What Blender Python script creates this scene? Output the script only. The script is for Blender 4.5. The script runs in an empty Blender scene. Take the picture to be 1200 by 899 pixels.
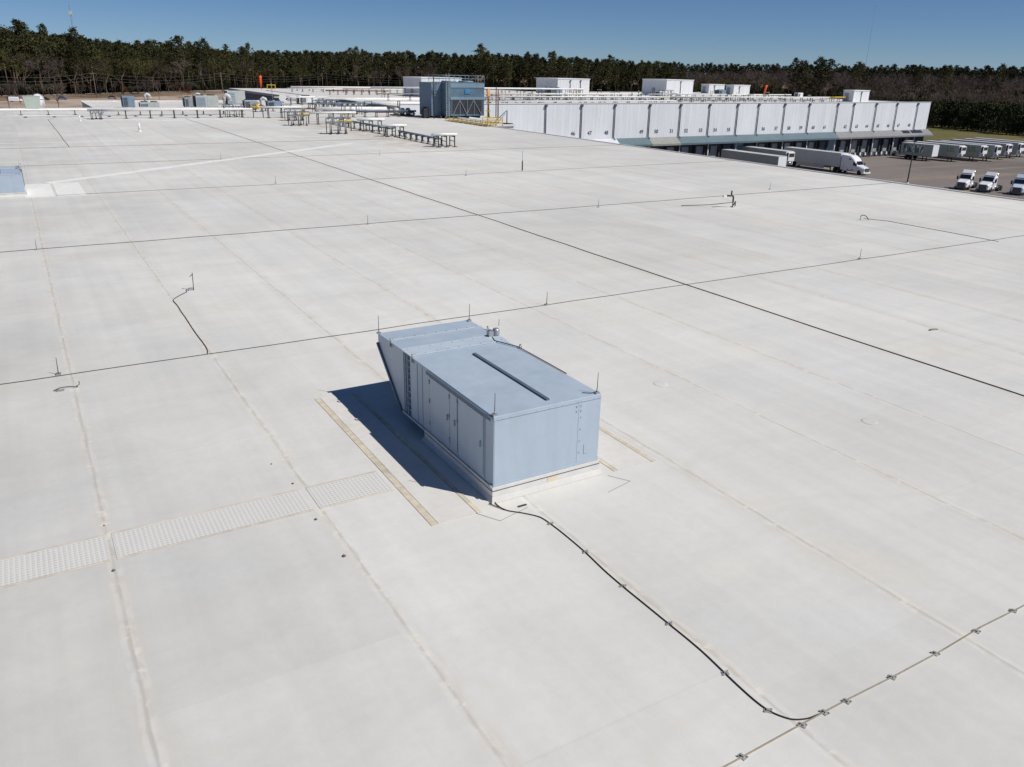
import bpy, math, random
from mathutils import Vector, Matrix
R_ = math.radians
sc = bpy.context.scene
COL = sc.collection

# ------------------------------------------------------------------ camera
CAMH = 7.5
GZ = -13.0                                   # level of the yard below the roof
RIGHT = Vector((0.8615261, -0.50735223, 0.01914405))
DOWN = Vector((-0.16927991, -0.32259146, -0.93127819))
FWD = Vector((0.47866177, 0.79907976, -0.3638055))
cd = bpy.data.cameras.new('camera'); cam = bpy.data.objects.new('camera', cd); COL.objects.link(cam)
m = Matrix((RIGHT, -DOWN, -FWD)).transposed().to_4x4(); m.translation = Vector((0, 0, CAMH))
cam.matrix_world = m
cd.sensor_width = 36; cd.lens = 945 / 1200 * 36; cd.clip_start = .1; cd.clip_end = 9000
sc.camera = cam

def P(px, py, z=0.0):
    """the point at height z that a surveyed spot of the photo stands on"""
    d = RIGHT * ((px - 600) / 945) + DOWN * ((py - 449.5) / 945) + FWD
    t = (z - CAMH) / d.z
    return Vector((0, 0, CAMH)) + d * t

# ------------------------------------------------------------------ light
SUN_EL, SUN_AZ = R_(49.6), R_(142)
w = bpy.data.worlds.new('World'); sc.world = w; w.use_nodes = True
nt = w.node_tree; nt.nodes.clear()
wo = nt.nodes.new('ShaderNodeOutputWorld'); bg = nt.nodes.new('ShaderNodeBackground')
sky = nt.nodes.new('ShaderNodeTexSky'); sky.sky_type = 'NISHITA'; sky.sun_disc = False
sky.sun_elevation = SUN_EL; sky.sun_rotation = SUN_AZ
sky.air_density = 0.6; sky.dust_density = 0.0; sky.ozone_density = 10; sky.altitude = 0
bg.inputs['Strength'].default_value = 0.075
nt.links.new(sky.outputs[0], bg.inputs[0]); nt.links.new(bg.outputs[0], wo.inputs[0])
sd = bpy.data.lights.new('sun', 'SUN'); sun = bpy.data.objects.new('sun', sd); COL.objects.link(sun)
sd.energy = 5.0; sd.angle = R_(.5); sd.color = (1, .965, .91)
tos = Vector((math.sin(SUN_AZ) * math.cos(SUN_EL), math.cos(SUN_AZ) * math.cos(SUN_EL), math.sin(SUN_EL)))
sun.rotation_euler = tos.to_track_quat('Z', 'Y').to_euler(); sun.location = (0, 0, 60)
vs = sc.view_settings
vs.view_transform = 'Standard'; vs.look = 'None'; vs.exposure = -0.25; vs.gamma = 1; vs.use_curve_mapping = False

# ------------------------------------------------------------------ materials
class NB:
    """tiny node builder"""
    def __init__(s, mat):
        s.t = mat.node_tree
    def n(s, kind, **kw):
        nd = s.t.nodes.new(kind)
        for k, v in kw.items():
            if k in ('ins',):
                for a, b in v.items(): s.put(nd.inputs[a], b)
            else: setattr(nd, k, v)
        return nd
    def put(s, sock, v):
        if isinstance(v, bpy.types.NodeSocket): s.t.links.new(v, sock)
        else: sock.default_value = v
    def math(s, op, a, b=0.0, c=0.0, clamp=False):
        nd = s.n('ShaderNodeMath', operation=op, use_clamp=clamp)
        s.put(nd.inputs[0], a); s.put(nd.inputs[1], b); s.put(nd.inputs[2], c)
        return nd.outputs[0]
    def mix(s, f, a, b, mode='MIX'):
        nd = s.n('ShaderNodeMix', data_type='RGBA', blend_type=mode)
        s.put(nd.inputs[0], f); s.put(nd.inputs[6], a if not isinstance(a, tuple) else (*a[:3], 1)); s.put(nd.inputs[7], b if not isinstance(b, tuple) else (*b[:3], 1))
        return nd.outputs[2]
    def noise(s, vec, scale, detail=3, rough=.55, dim='3D'):
        nd = s.n('ShaderNodeTexNoise', noise_dimensions=dim)
        if vec is not None: s.put(nd.inputs['Vector'], vec)
        nd.inputs['Scale'].default_value = scale; nd.inputs['Detail'].default_value = detail; nd.inputs['Roughness'].default_value = rough
        return nd.outputs['Fac']
    def ramp(s, v, a, b, c=0.0, d=1.0, smooth=True):
        nd = s.n('ShaderNodeMapRange', interpolation_type='SMOOTHSTEP' if smooth else 'LINEAR')
        for i, x in enumerate((v, a, b, c, d)): s.put(nd.inputs[i], x)
        return nd.outputs[0]
    def vmul(s, v, k):
        nd = s.n('ShaderNodeVectorMath', operation='MULTIPLY'); s.put(nd.inputs[0], v); nd.inputs[1].default_value = k
        return nd.outputs[0]
    def xyz(s, v):
        nd = s.n('ShaderNodeSeparateXYZ'); s.put(nd.inputs[0], v); return nd.outputs
    def pos(s): return s.n('ShaderNodeNewGeometry').outputs['Position']
    def objc(s): return s.n('ShaderNodeTexCoord').outputs['Object']

def newmat(name, rough=.6, metal=0.0, spec=.4):
    m = bpy.data.materials.new(name); m.use_nodes = True
    b = m.node_tree.nodes['Principled BSDF']
    b.inputs['Roughness'].default_value = rough; b.inputs['Metallic'].default_value = metal
    b.inputs['Specular IOR Level'].default_value = spec
    return m, NB(m), b

MATS = {}
def mat(name, col, rough=.6, metal=0.0, var=.12, scale=3.0, spec=.4, bump=0.0, rnd=0.0):
    """paint, metal, rubber...: base colour with uneven wear"""
    if name in MATS: return MATS[name]
    m, n, b = newmat(name, rough, metal, spec)
    p = n.pos()
    f = n.noise(p, scale, 4); g = n.noise(p, scale * .17, 2)
    k = n.math('ADD', n.ramp(f, .25, .75, 1 - var, 1 + var, False), n.ramp(g, .3, .7, -var * .6, var * .6, False))
    if rnd:
        oi = n.n('ShaderNodeObjectInfo'); k = n.math('MULTIPLY', k, n.ramp(oi.outputs['Random'], 0, 1, 1 - rnd, 1 + rnd, False))
    c = n.n('ShaderNodeVectorMath', operation='SCALE'); c.inputs[0].default_value = col; n.put(c.inputs['Scale'], k)
    n.put(b.inputs['Base Color'], c.outputs[0])
    n.put(b.inputs['Roughness'], n.ramp(f, .2, .8, rough * .85, min(1, rough * 1.15), False))
    if bump:
        bp = n.n('ShaderNodeBump'); bp.inputs['Strength'].default_value = bump; bp.inputs['Distance'].default_value = .02
        n.put(bp.inputs['Height'], f); n.put(b.inputs['Normal'], bp.outputs[0])
    MATS[name] = m; return m

def roof_material(name, near=True, base=(.672, .658, .620)):
    m, n, b = newmat(name, .7, 0, .25)
    p = n.pos(); x, y, z = n.xyz(p)
    wob = n.math('MULTIPLY', n.math('SUBTRACT', n.noise(p, .9, 3), .5), .16)
    xs = n.math('ADD', n.math('SUBTRACT', x, .2), wob)
    W = 3.45
    pu = n.math('DIVIDE', n.math('SUBTRACT', x, .2), W)
    def cell(v):                        # distance to the nearest sheet lap
        q = n.math('DIVIDE', v, W); fr = n.math('FRACT', n.math('ADD', q, .5))
        return n.math('MULTIPLY', n.math('ABSOLUTE', n.math('SUBTRACT', fr, .5)), W)
    u = cell(xs); u0 = cell(n.math('SUBTRACT', x, .2)); um = cell(n.math('SUBTRACT', x, .2 + W / 2))
    pid = n.math('FLOOR', pu)
    wn = n.n('ShaderNodeTexWhiteNoise', noise_dimensions='1D'); n.put(wn.inputs['W'], pid)
    hsh = wn.outputs['Value']
    # cross laps, staggered from sheet to sheet
    yy = n.math('ADD', y, n.math('MULTIPLY', hsh, 11.0))
    yc = n.math('DIVIDE', yy, 15.2); yf = n.math('FRACT', yc); v = n.math('MULTIPLY', n.math('ABSOLUTE', n.math('SUBTRACT', yf, .5)), 15.2)
    comb = n.n('ShaderNodeCombineXYZ'); n.put(comb.inputs[0], pid); n.put(comb.inputs[1], n.math('FLOOR', yc))
    wn2 = n.n('ShaderNodeTexWhiteNoise', noise_dimensions='2D'); n.put(wn2.inputs['Vector'], comb.outputs[0])
    big = n.noise(p, .045, 3); mid = n.noise(p, .33, 5, .6); fine = n.noise(p, 5.5, 5, .65); vf = n.noise(p, 38, 2)
    sx = n.noise(n.vmul(p, (.10, 1.5, 1)), 1.0, 4); sy = n.noise(n.vmul(p, (1.9, .05, 1)), 1.0, 4)
    k = n.ramp(big, .3, .7, .88, 1.06, False)
    for f, a in ((mid, .042), (fine, .034), (vf, .02), (sx, .03), (sy, .05)):
        k = n.math('MULTIPLY', k, n.ramp(f, .25, .75, 1 - a, 1 + a, False))
    k = n.math('MULTIPLY', k, n.ramp(n.math('ADD', x, n.math('MULTIPLY', mid, 9.0)), -1, 12, .885, 1.015))
    k = n.math('MULTIPLY', k, n.ramp(wn2.outputs['Value'], 0, 1, .965, 1.03, False))
    k = n.math('MULTIPLY', k, n.ramp(u0, 0, .03, .90, 1.0))
    k = n.math('MULTIPLY', k, n.ramp(um, 0, .02, .985, 1.0))
    k = n.math('MULTIPLY', k, n.ramp(v, 0, .03, .95, 1.0))
    col = n.n('ShaderNodeVectorMath', operation='SCALE'); col.inputs[0].default_value = base; n.put(col.inputs['Scale'], k)
    c = col.outputs[0]
    # cool / warm drift across the sheets
    c = n.mix(n.ramp(n.noise(p, .12, 3), .35, .7, 0, .8), c, (.985, .995, 1.015), 'MULTIPLY')
    c = n.mix(n.ramp(n.noise(p, .21, 4), .5, .75, 0, .8), c, (1.0, .975, .93), 'MULTIPLY')
    # tan dirt along the laps, broken up, with pale patches of sealant
    ln = n.noise(n.vmul(p, (2.2, .55, 1)), 1.0, 5, .65)
    st = n.math('MULTIPLY', n.ramp(u, .02, .30, 1, 0), n.ramp(ln, .40, .66))
    c = n.mix(n.math('MULTIPLY', st, .6), c, (.585, .535, .46))
    lw = n.math('MULTIPLY', n.ramp(u, .0, .07, 1, 0), n.ramp(n.noise(n.vmul(p, (1.2, 1.2, 1)), 2.0, 4), .42, .52))
    c = n.mix(n.math('MULTIPLY', lw, .32), c, (.43, .385, .32))
    wb = n.math('MULTIPLY', n.math('MULTIPLY', n.ramp(u, .02, .04), n.ramp(u, .09, .13, 1, 0)), n.ramp(n.noise(n.vmul(p, (1.5, .8, 1)), 2.4, 4, .7), .44, .54))
    c = n.mix(n.math('MULTIPLY', wb, .30), c, (.73, .705, .655))
    pt = n.math('MULTIPLY', n.ramp(u, .05, .16, 1, 0), n.ramp(n.noise(p, 3.2, 3), .58, .66))
    c = n.mix(n.math('MULTIPLY', pt, .7), c, (.72, .68, .60))
    # dried puddles: faint tan margins
    pd = n.noise(p, .16, 2); ring = n.math('ABSOLUTE', n.math('SUBTRACT', pd, .56))
    rg = n.math('MULTIPLY', n.ramp(ring, 0, .02, 1, 0), n.ramp(fine, .35, .65, .2, 1))
    c = n.mix(n.math('MULTIPLY', rg, .24), c, (.56, .50, .42))
    ins = n.ramp(pd, .56, .66); c = n.mix(n.math('MULTIPLY', ins, .12), c, (.50, .47, .43))
    # grime under the pipe run
    pr = n.math('MULTIPLY', n.ramp(n.math('ABSOLUTE', n.math('SUBTRACT', x, 36)), 1.0, 6.0, 1, 0), n.math('MULTIPLY', n.ramp(y, 70, 78), n.ramp(y, 126, 136, 1, 0)))
    c = n.mix(n.math('MULTIPLY', n.math('MULTIPLY', pr, n.ramp(n.noise(p, .5, 4), .35, .6)), .55), c, (.47, .40, .31))
    sp = n.ramp(n.noise(p, 26, 1), .74, .78); c = n.mix(n.math('MULTIPLY', sp, .25), c, (.34, .31, .27))
    n.put(b.inputs['Base Color'], c)
    n.put(b.inputs['Roughness'], n.ramp(mid, .3, .7, .55, .78, False))
    bp = n.n('ShaderNodeBump'); bp.inputs['Strength'].default_value = .2; bp.inputs['Distance'].default_value = .03
    hgt = n.math('ADD', n.math('MULTIPLY', mid, .9), n.math('ADD', n.math('MULTIPLY', n.ramp(u0, 0, .05, 1, 0), .4), n.math('MULTIPLY', n.noise(n.vmul(p, (.5, 1.1, 1)), 1.6, 3), .6))); n.put(bp.inputs['Height'], hgt)
    n.put(b.inputs['Normal'], bp.outputs[0])
    return m
M_ROOF = roof_material('white roof membrane')
M_ROOF2 = roof_material('white far membrane', base=(.68, .665, .625))

def unit_paint():
    m, n, b = newmat('blue grey painted steel', .4, 0, .5); p = n.pos()
    st = n.noise(n.vmul(p, (3.5, 3.5, .35)), 1.0, 4); bl = n.noise(p, .9, 3); fn = n.noise(p, 14, 3)
    k = n.math('MULTIPLY', n.math('MULTIPLY', n.ramp(st, .3, .7, .95, 1.03, False), n.ramp(bl, .3, .7, .96, 1.04, False)), n.ramp(fn, .3, .7, .985, 1.01, False))
    c = n.n('ShaderNodeVectorMath', operation='SCALE'); c.inputs[0].default_value = (.405, .482, .562); n.put(c.inputs['Scale'], k)
    dirt = n.math('MULTIPLY', n.ramp(n.noise(p, 1.7, 5, .65), .56, .72), .16)
    n.put(b.inputs['Base Color'], n.mix(dirt, c.outputs[0], (.40, .385, .34))); n.put(b.inputs['Roughness'], n.ramp(bl, .3, .7, .32, .5, False))
    bp = n.n('ShaderNodeBump'); bp.inputs['Strength'].default_value = .16; bp.inputs['Distance'].default_value = .05; n.put(bp.inputs['Height'], n.noise(n.vmul(p, (1.3, 1.3, .8)), 1.5, 2)); n.put(b.inputs['Normal'], bp.outputs[0])
    return m
M_UNIT = unit_paint()
M_UNIT_L = mat('pale blue seam steel', (.47, .54, .61), .42, 0, .05)
M_UNIT_D = mat('dark blue steel', (.10, .14, .19), .5, .0, .1)
M_UNIT_M = mat('mid blue steel', (.27, .335, .40), .45, .0, .06)
M_GALV = mat('galvanised steel', (.42, .44, .45), .42, .55, .12, 5)
M_DARK = mat('dark steel', (.05, .052, .058), .55, .3, .2)
M_BLACK = mat('black rubber', (.034, .029, .025), .75, 0, .2)
M_CABLE = mat('bare conductor', (.085, .075, .066), .5, .3, .25, 9)
M_TANC = mat('weathered conductor', (.27, .235, .19), .6, .3, .2, 9)
M_WHITE = mat('white membrane flashing', (.685, .672, .64), .6, 0, .07, 4)
M_WPAINT = mat('white painted steel', (.78, .79, .80), .4, 0, .04, 1.2)
M_JACKET = mat('white pipe jacket', (.78, .77, .74), .45, 0, .08, 2)
M_TAN = mat('tan seam strip', (.60, .53, .41), .8, 0, .2, 5)
M_LTGREY = mat('light grey steel', (.46, .49, .47), .5, 0, .1, 1)
M_BLUEGREY = mat('blue grey galvanised', (.20, .275, .345), .5, .1, .15, 1.2)
M_PIPE_D = mat('dark blue pipe and wall shade', (.07, .095, .14), .5, .1, .2)
M_YELLOW = mat('safety yellow paint', (.62, .42, .05), .5, 0, .12)
M_ORANGE = mat('orange pipe paint', (.66, .30, .10), .5, 0, .12)
M_RUST = mat('rusty pipe', (.27, .10, .06), .7, .1, .2)
M_SOCK = mat('orange windsock fabric', (.85, .10, .02), .8, 0, .08)
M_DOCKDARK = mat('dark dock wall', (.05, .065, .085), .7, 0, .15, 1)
M_DOOR = mat('dock door steel', (.33, .35, .37), .5, 0, .1, 1)
M_SEAL = mat('dock seal fabric', (.045, .047, .05), .8, 0, .2, 1)
M_TEAL = mat('teal painted canopy', (.10, .15, .175), .6, 0, .12, .8)
M_CGREY = mat('grey painted canopy', (.225, .225, .23), .5, 0, .07, .8)
M_CBEIGE = mat('beige painted canopy', (.26, .265, .24), .5, 0, .07, .8)
M_CPALE = mat('pale painted canopy', (.58, .60, .65), .5, 0, .07, .8)
M_DOWN = mat('grey downpipe', (.10, .115, .14), .5, .1, .15)
M_INK = mat('dark lettering', (.10, .105, .125), .7)
M_GLASS = mat('dark glass', (.012, .016, .022), .08, 0, .1, 1, .6)
M_TRUCK = mat('white truck paint', (.80, .81, .83), .25, 0, .03, 1, .55)
M_TRBLUE = mat('dark blue truck paint', (.10, .15, .26), .25, 0, .05, 1, .55)
M_TRPALE = mat('pale blue truck paint', (.52, .60, .70), .25, 0, .04, 1, .55)
M_TRAIL = mat('white trailer skin', (.52, .52, .53), .4, 0, .06, .7)
M_TRSHADE = mat('trailer skin with side shade', (.33, .36, .345), .4, 0, .08, .7)  # grey green of the shaded side put into the skin colour
M_CHROME = mat('bright metal', (.6, .6, .6), .25, .9, .08)
M_TYRE = mat('tyre rubber', (.022, .022, .023), .85, 0, .2)
M_GREEN = mat('green lettering', (.16, .26, .10), .6)
M_GOLD = mat('gold lettering', (.50, .42, .16), .6)
M_BARK = mat('grey brown bark', (.13, .095, .072), .9, 0, .3, 2, .1, rnd=.3)
M_TWIG = mat('bare twig bark', (.125, .098, .085), .9, 0, .25, .4, .1, rnd=.35)
M_BEIGE0 = mat('beige pipe wrap', (.48, .44, .36), .6, 0, .14)
M_RED = mat('rust red paint', (.35, .09, .05), .5)

def ribbed(name, col, pitch=.9, axis=0, rough=.45):
    m, n, b = newmat(name, rough, 0, .4)
    p = n.pos(); c3 = n.xyz(p)
    fr = n.math('FRACT', n.math('DIVIDE', c3[axis], pitch))
    rib = n.ramp(n.math('ABSOLUTE', n.math('SUBTRACT', fr, .5)), .40, .5)
    st = n.noise(n.vmul(p, (1.2, 1.2, .12)), 1.0, 4); big = n.noise(p, .12, 2)
    wn = n.n('ShaderNodeTexWhiteNoise', noise_dimensions='1D'); n.put(wn.inputs['W'], n.math('FLOOR', n.math('DIVIDE', c3[axis], pitch)))
    k = n.math('MULTIPLY', n.ramp(st, .3, .7, .94, 1.04, False), n.ramp(big, .3, .7, .96, 1.03, False))
    k = n.math('MULTIPLY', k, n.ramp(wn.outputs['Value'], 0, 1, .965, 1.02, False))
    k = n.math('MULTIPLY', k, n.ramp(rib, 0, 1, 1, .95))
    c = n.n('ShaderNodeVectorMath', operation='SCALE'); c.inputs[0].default_value = col; n.put(c.inputs['Scale'], k)
    n.put(b.inputs['Base Color'], c.outputs[0])
    bp = n.n('ShaderNodeBump'); bp.inputs['Strength'].default_value = .6; bp.inputs['Distance'].default_value = .03
    n.put(bp.inputs['Height'], rib); n.put(b.inputs['Normal'], bp.outputs[0])
    return m
M_WALL = ribbed('white ribbed wall panel', (.77, .79, .81), 1.0, 0)
M_PENT = ribbed('white penthouse panel', (.74, .75, .76), 1.1, 0)
M_WALLY = ribbed('white ribbed side panel', (.66, .68, .71), 1.0, 1)

def ground_mats():
    m, n, b = newmat('yard asphalt', .85, 0, .2)
    p = n.pos(); big = n.noise(p, .02, 4); st = n.noise(n.vmul(p, (.02, .25, 1)), 1, 4); f = n.noise(p, 1.5, 4)
    c = n.mix(n.ramp(big, .4, .62), (.165, .142, .132), (.215, .188, .172))
    c = n.mix(n.ramp(st, .48, .7), c, (.29, .235, .17))
    c = n.mix(n.math('MULTIPLY', n.ramp(n.noise(n.vmul(p, (.5, .03, 1)), 1, 3), .55, .75), .5), c, (.07, .065, .062))
    c = n.mix(n.ramp(f, .3, .7, 0, .15), c, (.05, .05, .05))
    n.put(b.inputs['Base Color'], c)
    m2, n, b = newmat('dry winter grass', .95, 0, .1)
    p = n.pos(); c = n.mix(n.ramp(n.noise(p, .05, 5), .35, .65), (.12, .125, .04), (.19, .155, .07))
    c = n.mix(n.ramp(n.noise(p, .7, 5), .3, .7, 0, .5), c, (.06, .06, .025)); n.put(b.inputs['Base Color'], c)
    m3, n, b = newmat('brown earth and litter', .95, 0, .1)
    p = n.pos(); c = n.mix(n.ramp(n.noise(p, .03, 5), .35, .65), (.17, .12, .08), (.27, .20, .14))
    c = n.mix(n.ramp(n.noise(p, .6, 4), .4, .7, 0, .6), c, (.07, .055, .035)); n.put(b.inputs['Base Color'], c)
    m4, n, b = newmat('pale gravel', .9, 0, .1)
    p = n.pos(); c = n.mix(n.ramp(n.noise(p, .06, 5), .35, .65), (.30, .235, .18), (.42, .34, .275)); n.put(b.inputs['Base Color'], c)
    return m, m2, m3, m4
M_ASPH, M_GRASS, M_EARTH, M_GRAVEL = ground_mats()
M_LITTER_SHADE = mat('forest litter with tree shade', (.055, .040, .028), .95, 0, .3, .2, .05)  # litter darkened so its colour holds the shade under the trees

def leaf(name, a, c_, rnd=.3):
    m, n, b = newmat(name, .8, 0, .15)
    p = n.pos(); f = n.noise(p, .35, 3); g = n.noise(p, 2.5, 2)
    c = n.mix(n.ramp(f, .35, .65), a, c_); c = n.mix(n.ramp(g, .3, .7, 0, .35), c, tuple(v * .5 for v in a))
    oi = n.n('ShaderNodeObjectInfo'); k = n.ramp(oi.outputs['Random'], 0, 1, 1 - rnd, 1 + rnd, False)
    s = n.n('ShaderNodeVectorMath', operation='SCALE'); n.put(s.inputs[0], c); n.put(s.inputs['Scale'], k)
    n.put(b.inputs['Base Color'], s.outputs[0]); return m
M_PINE = leaf('pine needles', (.042, .050, .018), (.085, .080, .030), .42)
M_PINE2 = leaf('young pine needles', (.034, .044, .018), (.056, .062, .024))
M_BUD = leaf('budding twigs', (.10, .085, .035), (.085, .09, .03))
M_REDLEAF = leaf('russet leaves', (.15, .055, .025), (.11, .05, .03))

# ------------------------------------------------------------------ mesh helpers
class MB:
    def __init__(s): s.v = []; s.f = []; s.sm = set(); s.cut = []
    def add(s, vs, fs, smooth=False):
        o = len(s.v); s.cut.append((o, len(s.f))); s.v += [tuple(a) for a in vs]
        for f in fs:
            if smooth: s.sm.add(len(s.f))
            s.f.append(tuple(i + o for i in f))
        return s
    def box(s, x0, y0, z0, x1, y1, z1):
        return s.add([(x0, y0, z0), (x1, y0, z0), (x1, y1, z0), (x0, y1, z0), (x0, y0, z1), (x1, y0, z1), (x1, y1, z1), (x0, y1, z1)],
              [(0, 3, 2, 1), (4, 5, 6, 7), (0, 1, 5, 4), (1, 2, 6, 5), (2, 3, 7, 6), (3, 0, 4, 7)])
    def prism(s, poly, a0, a1, axis=2):
        """extrude a 2D polygon; axis 2: (x,y)->z, axis 0: (y,z)->x, axis 1: (x,z)->y"""
        def pt(q, a): return (q[0], q[1], a) if axis == 2 else ((a, q[0], q[1]) if axis == 0 else (q[0], a, q[1]))
        k = len(poly); vs = [pt(q, a0) for q in poly] + [pt(q, a1) for q in poly]
        area = sum(poly[i][0] * poly[(i + 1) % k][1] - poly[(i + 1) % k][0] * poly[i][1] for i in range(k))
        flip = (area < 0) != (axis == 1)
        fs = [tuple(range(k))[::-1], tuple(range(k, 2 * k))] + [(i, (i + 1) % k, k + (i + 1) % k, k + i) for i in range(k)]
        if flip: fs = [f[::-1] for f in fs]
        return s.add(vs, fs)
    def tube(s, pts, r, n=8, r1=None, cap=True):
        pts = [Vector(p) for p in pts]; rings = []
        for i, p in enumerate(pts):
            d = (pts[min(i + 1, len(pts) - 1)] - pts[max(i - 1, 0)]).normalized()
            u = d.cross(Vector((0, 0, 1)))
            if u.length < .05: u = d.cross(Vector((1, 0, 0)))
            u.normalize(); v = d.cross(u)
            rr = r if r1 is None else r + (r1 - r) * i / max(1, len(pts) - 1)
            rings.append([p + (u * math.cos(2 * math.pi * k / n) + v * math.sin(2 * math.pi * k / n)) * rr for k in range(n)])
        vs = [q for g in rings for q in g]; fs = []
        for i in range(len(pts) - 1):
            for k in range(n):
                a, b = i * n + k, i * n + (k + 1) % n
                fs.append((a, a + n, b + n, b))
        s.add(vs, fs, True)
        if cap:
            o = len(s.v) - len(vs); s.f.append(tuple(o + k for k in range(n))); s.f.append(tuple(o + len(vs) - n + k for k in range(n))[::-1])
        return s
    def bar(s, a, b, w_, h):
        """rectangular bar from a to b"""
        a, b = Vector(a), Vector(b); d = (b - a).normalized(); u = d.cross(Vector((0, 0, 1)))
        if u.length < .05: u = Vector((1, 0, 0))
        u.normalize(); v = u.cross(d)
        q = []
        for p in (a, b):
            for i, j in ((-1, -1), (1, -1), (1, 1), (-1, 1)): q.append(p + u * (i * w_ / 2) + v * (j * h / 2))
        return s.add(q, [(0, 1, 2, 3), (7, 6, 5, 4), (0, 4, 5, 1), (1, 5, 6, 2), (2, 6, 7, 3), (3, 7, 4, 0)])
    def lathe(s, prof, c=(0, 0, 0), n=16, axis=2):
        vs = []
        for r, z in prof:
            for k in range(n):
                a = 2 * math.pi * k / n; p = (r * math.cos(a), r * math.sin(a), z)
                if axis == 0: p = (p[2], p[0], p[1])
                if axis == 1: p = (p[0], p[2], p[1])
                vs.append((p[0] + c[0], p[1] + c[1], p[2] + c[2]))
        fs = []
        for i in range(len(prof) - 1):
            for k in range(n):
                a, b = i * n + k, i * n + (k + 1) % n; fs.append((a, b, b + n, a + n))
        s.add(vs, fs, True); o = len(s.v) - len(vs)
        if prof[0][0] > 1e-4: s.f.append(tuple(o + k for k in range(n))[::-1])
        if prof[-1][0] > 1e-4: s.f.append(tuple(o + len(vs) - n + k for k in range(n)))
        return s
    def loft(s, secs):
        """sections along y: (y, halfwidth_bottom, halfwidth_top, z0, z1)"""
        vs = []
        for y, hb, ht, z0, z1 in secs:
            c = min(.12, (z1 - z0) * .2)
            vs += [(-hb, y, z0), (hb, y, z0), (hb, y, z1 - c * 2), (ht, y, z1 - c * .6), (ht - c, y, z1), (-ht + c, y, z1), (-ht, y, z1 - c * .6), (-hb, y, z1 - c * 2)]
        k = 8; fs = [tuple(range(k)), tuple(range(len(vs) - k, len(vs)))[::-1]]
        for i in range(len(secs) - 1):
            for j in range(k): a, b = i * k + j, i * k + (j + 1) % k; fs.append((a, a + k, b + k, b))
        return s.add(vs, fs)
    def mesh(s, name, m_):
        me = bpy.data.meshes.new(name); me.from_pydata(s.v, [], s.f)
        if s.sm:
            me.polygons.foreach_set('use_smooth', [i in s.sm for i in range(len(s.f))])
        me.materials.append(m_); me.update(); return me
    def each(s, name, m_, parent=None, bevel=0.0):
        """every shape added to the bmesh as a part of its own"""
        out = []; ends = s.cut[1:] + [(len(s.v), len(s.f))]
        for (v0, f0), (v1, f1) in zip(s.cut, ends):
            q = MB(); q.v = s.v[v0:v1]; q.f = [tuple(i - v0 for i in f) for f in s.f[f0:f1]]; q.sm = {i - f0 for i in s.sm if f0 <= i < f1}
            out.append(q.build(name, m_, parent, bevel))
        return out
    def build(s, name, m_, parent=None, bevel=0.0):
        o = bpy.data.objects.new(name, s.mesh(name, m_)); COL.objects.link(o)
        if parent: o.parent = parent
        if bevel:
            b = o.modifiers.new('bevel', 'BEVEL'); b.width = bevel; b.segments = 2; b.limit_method = 'ANGLE'; b.angle_limit = R_(40)
        return o

def tag(o, label, cat, group=None, kind=None):
    if label: o['label'] = label
    if cat: o['category'] = cat
    if group: o['group'] = group
    if kind: o['kind'] = kind
    return o
def thing(name, label, cat, loc=(0, 0, 0), rz=0.0, group=None):
    o = bpy.data.objects.new(name, None); o.empty_display_size = .3; COL.objects.link(o)
    o.location = loc; o.rotation_euler = (0, 0, rz)
    return tag(o, label, cat, group)
def kids(o): return [c for c in bpy.data.objects if c.parent == o]
def dup(o, loc=None, rz=None, label=None, group=None, scale=None, parent=None):
    c = o.copy(); COL.objects.link(c)
    if parent: c.parent = parent
    if loc is not None: c.location = loc
    if rz is not None: c.rotation_euler = (0, 0, rz)
    if scale is not None: c.scale = scale
    if label: c['label'] = label
    if group: c['group'] = group
    for ch in CHILD.get(o.name, None) or kids(o):
        dup(ch, parent=c)
    return c
CHILD = {}

# ------------------------------------------------------------------ ground, buildings
g = MB().add([(-2500, -1500, GZ), (3500, -1500, GZ), (3500, 4500, GZ), (-2500, 4500, GZ)], [(0, 1, 2, 3)])
tag(g.build('ground', M_EARTH), None, None, kind='structure')
g = MB().add([(50, -200, GZ + .004), (262, -200, GZ + .004), (262, 60, GZ + .004), (300, 152, GZ + .004), (222, 158, GZ + .004), (50, 158, GZ + .004)], [(0, 1, 2, 3, 4, 5)])
tag(g.build('yard_pavement', M_ASPH), None, None, kind='structure')
g = MB().add([(222, 158.5, GZ + .004), (300, 152.5, GZ + .004), (262, 60, GZ + .004), (300, -100, GZ + .004), (760, -100, GZ + .004), (700, 250, GZ + .004), (330, 420, GZ + .004), (222, 300, GZ + .004)], [(0, 1, 2, 3, 4, 5, 6, 7)][::1])
tag(g.build('grass_field', M_GRASS), None, None, kind='structure')
main = thing('warehouse_building', 'huge flat white roofed warehouse under the camera carrying the blue grey air unit', 'building')
outl = [(-130, -70), (56.7, -70), (56.7, 104), (62, 104), (62, 158), (-130, 158)]
MB().prism(outl, -.18, 0).build('roof', M_ROOF, main)
MB().prism([(-129.8, -69.8), (56.5, -69.8), (56.5, 104.2), (61.8, 104.2), (61.8, 157.8), (-129.8, 157.8)], GZ, -.18).build('wall', M_WALL, main)
cp = MB()
cp.prism([(56.45, .002), (56.82, .002), (56.82, -.25), (56.76, -.25), (56.76, -.05), (56.72, .075), (56.5, .075)], -70, 104, 1)
cp.prism([(-130, .002), (-130, -.2), (-130.06, -.2), (-130.06, .06), (-129.7, .06)], -70, 158, 1)
cp.each('coping', M_WHITE, main)
e = MB(); e.box(-130, 157.7, .003, 61.5, 158.06, .07); e.build('rear_coping', M_WHITE, main)

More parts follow.
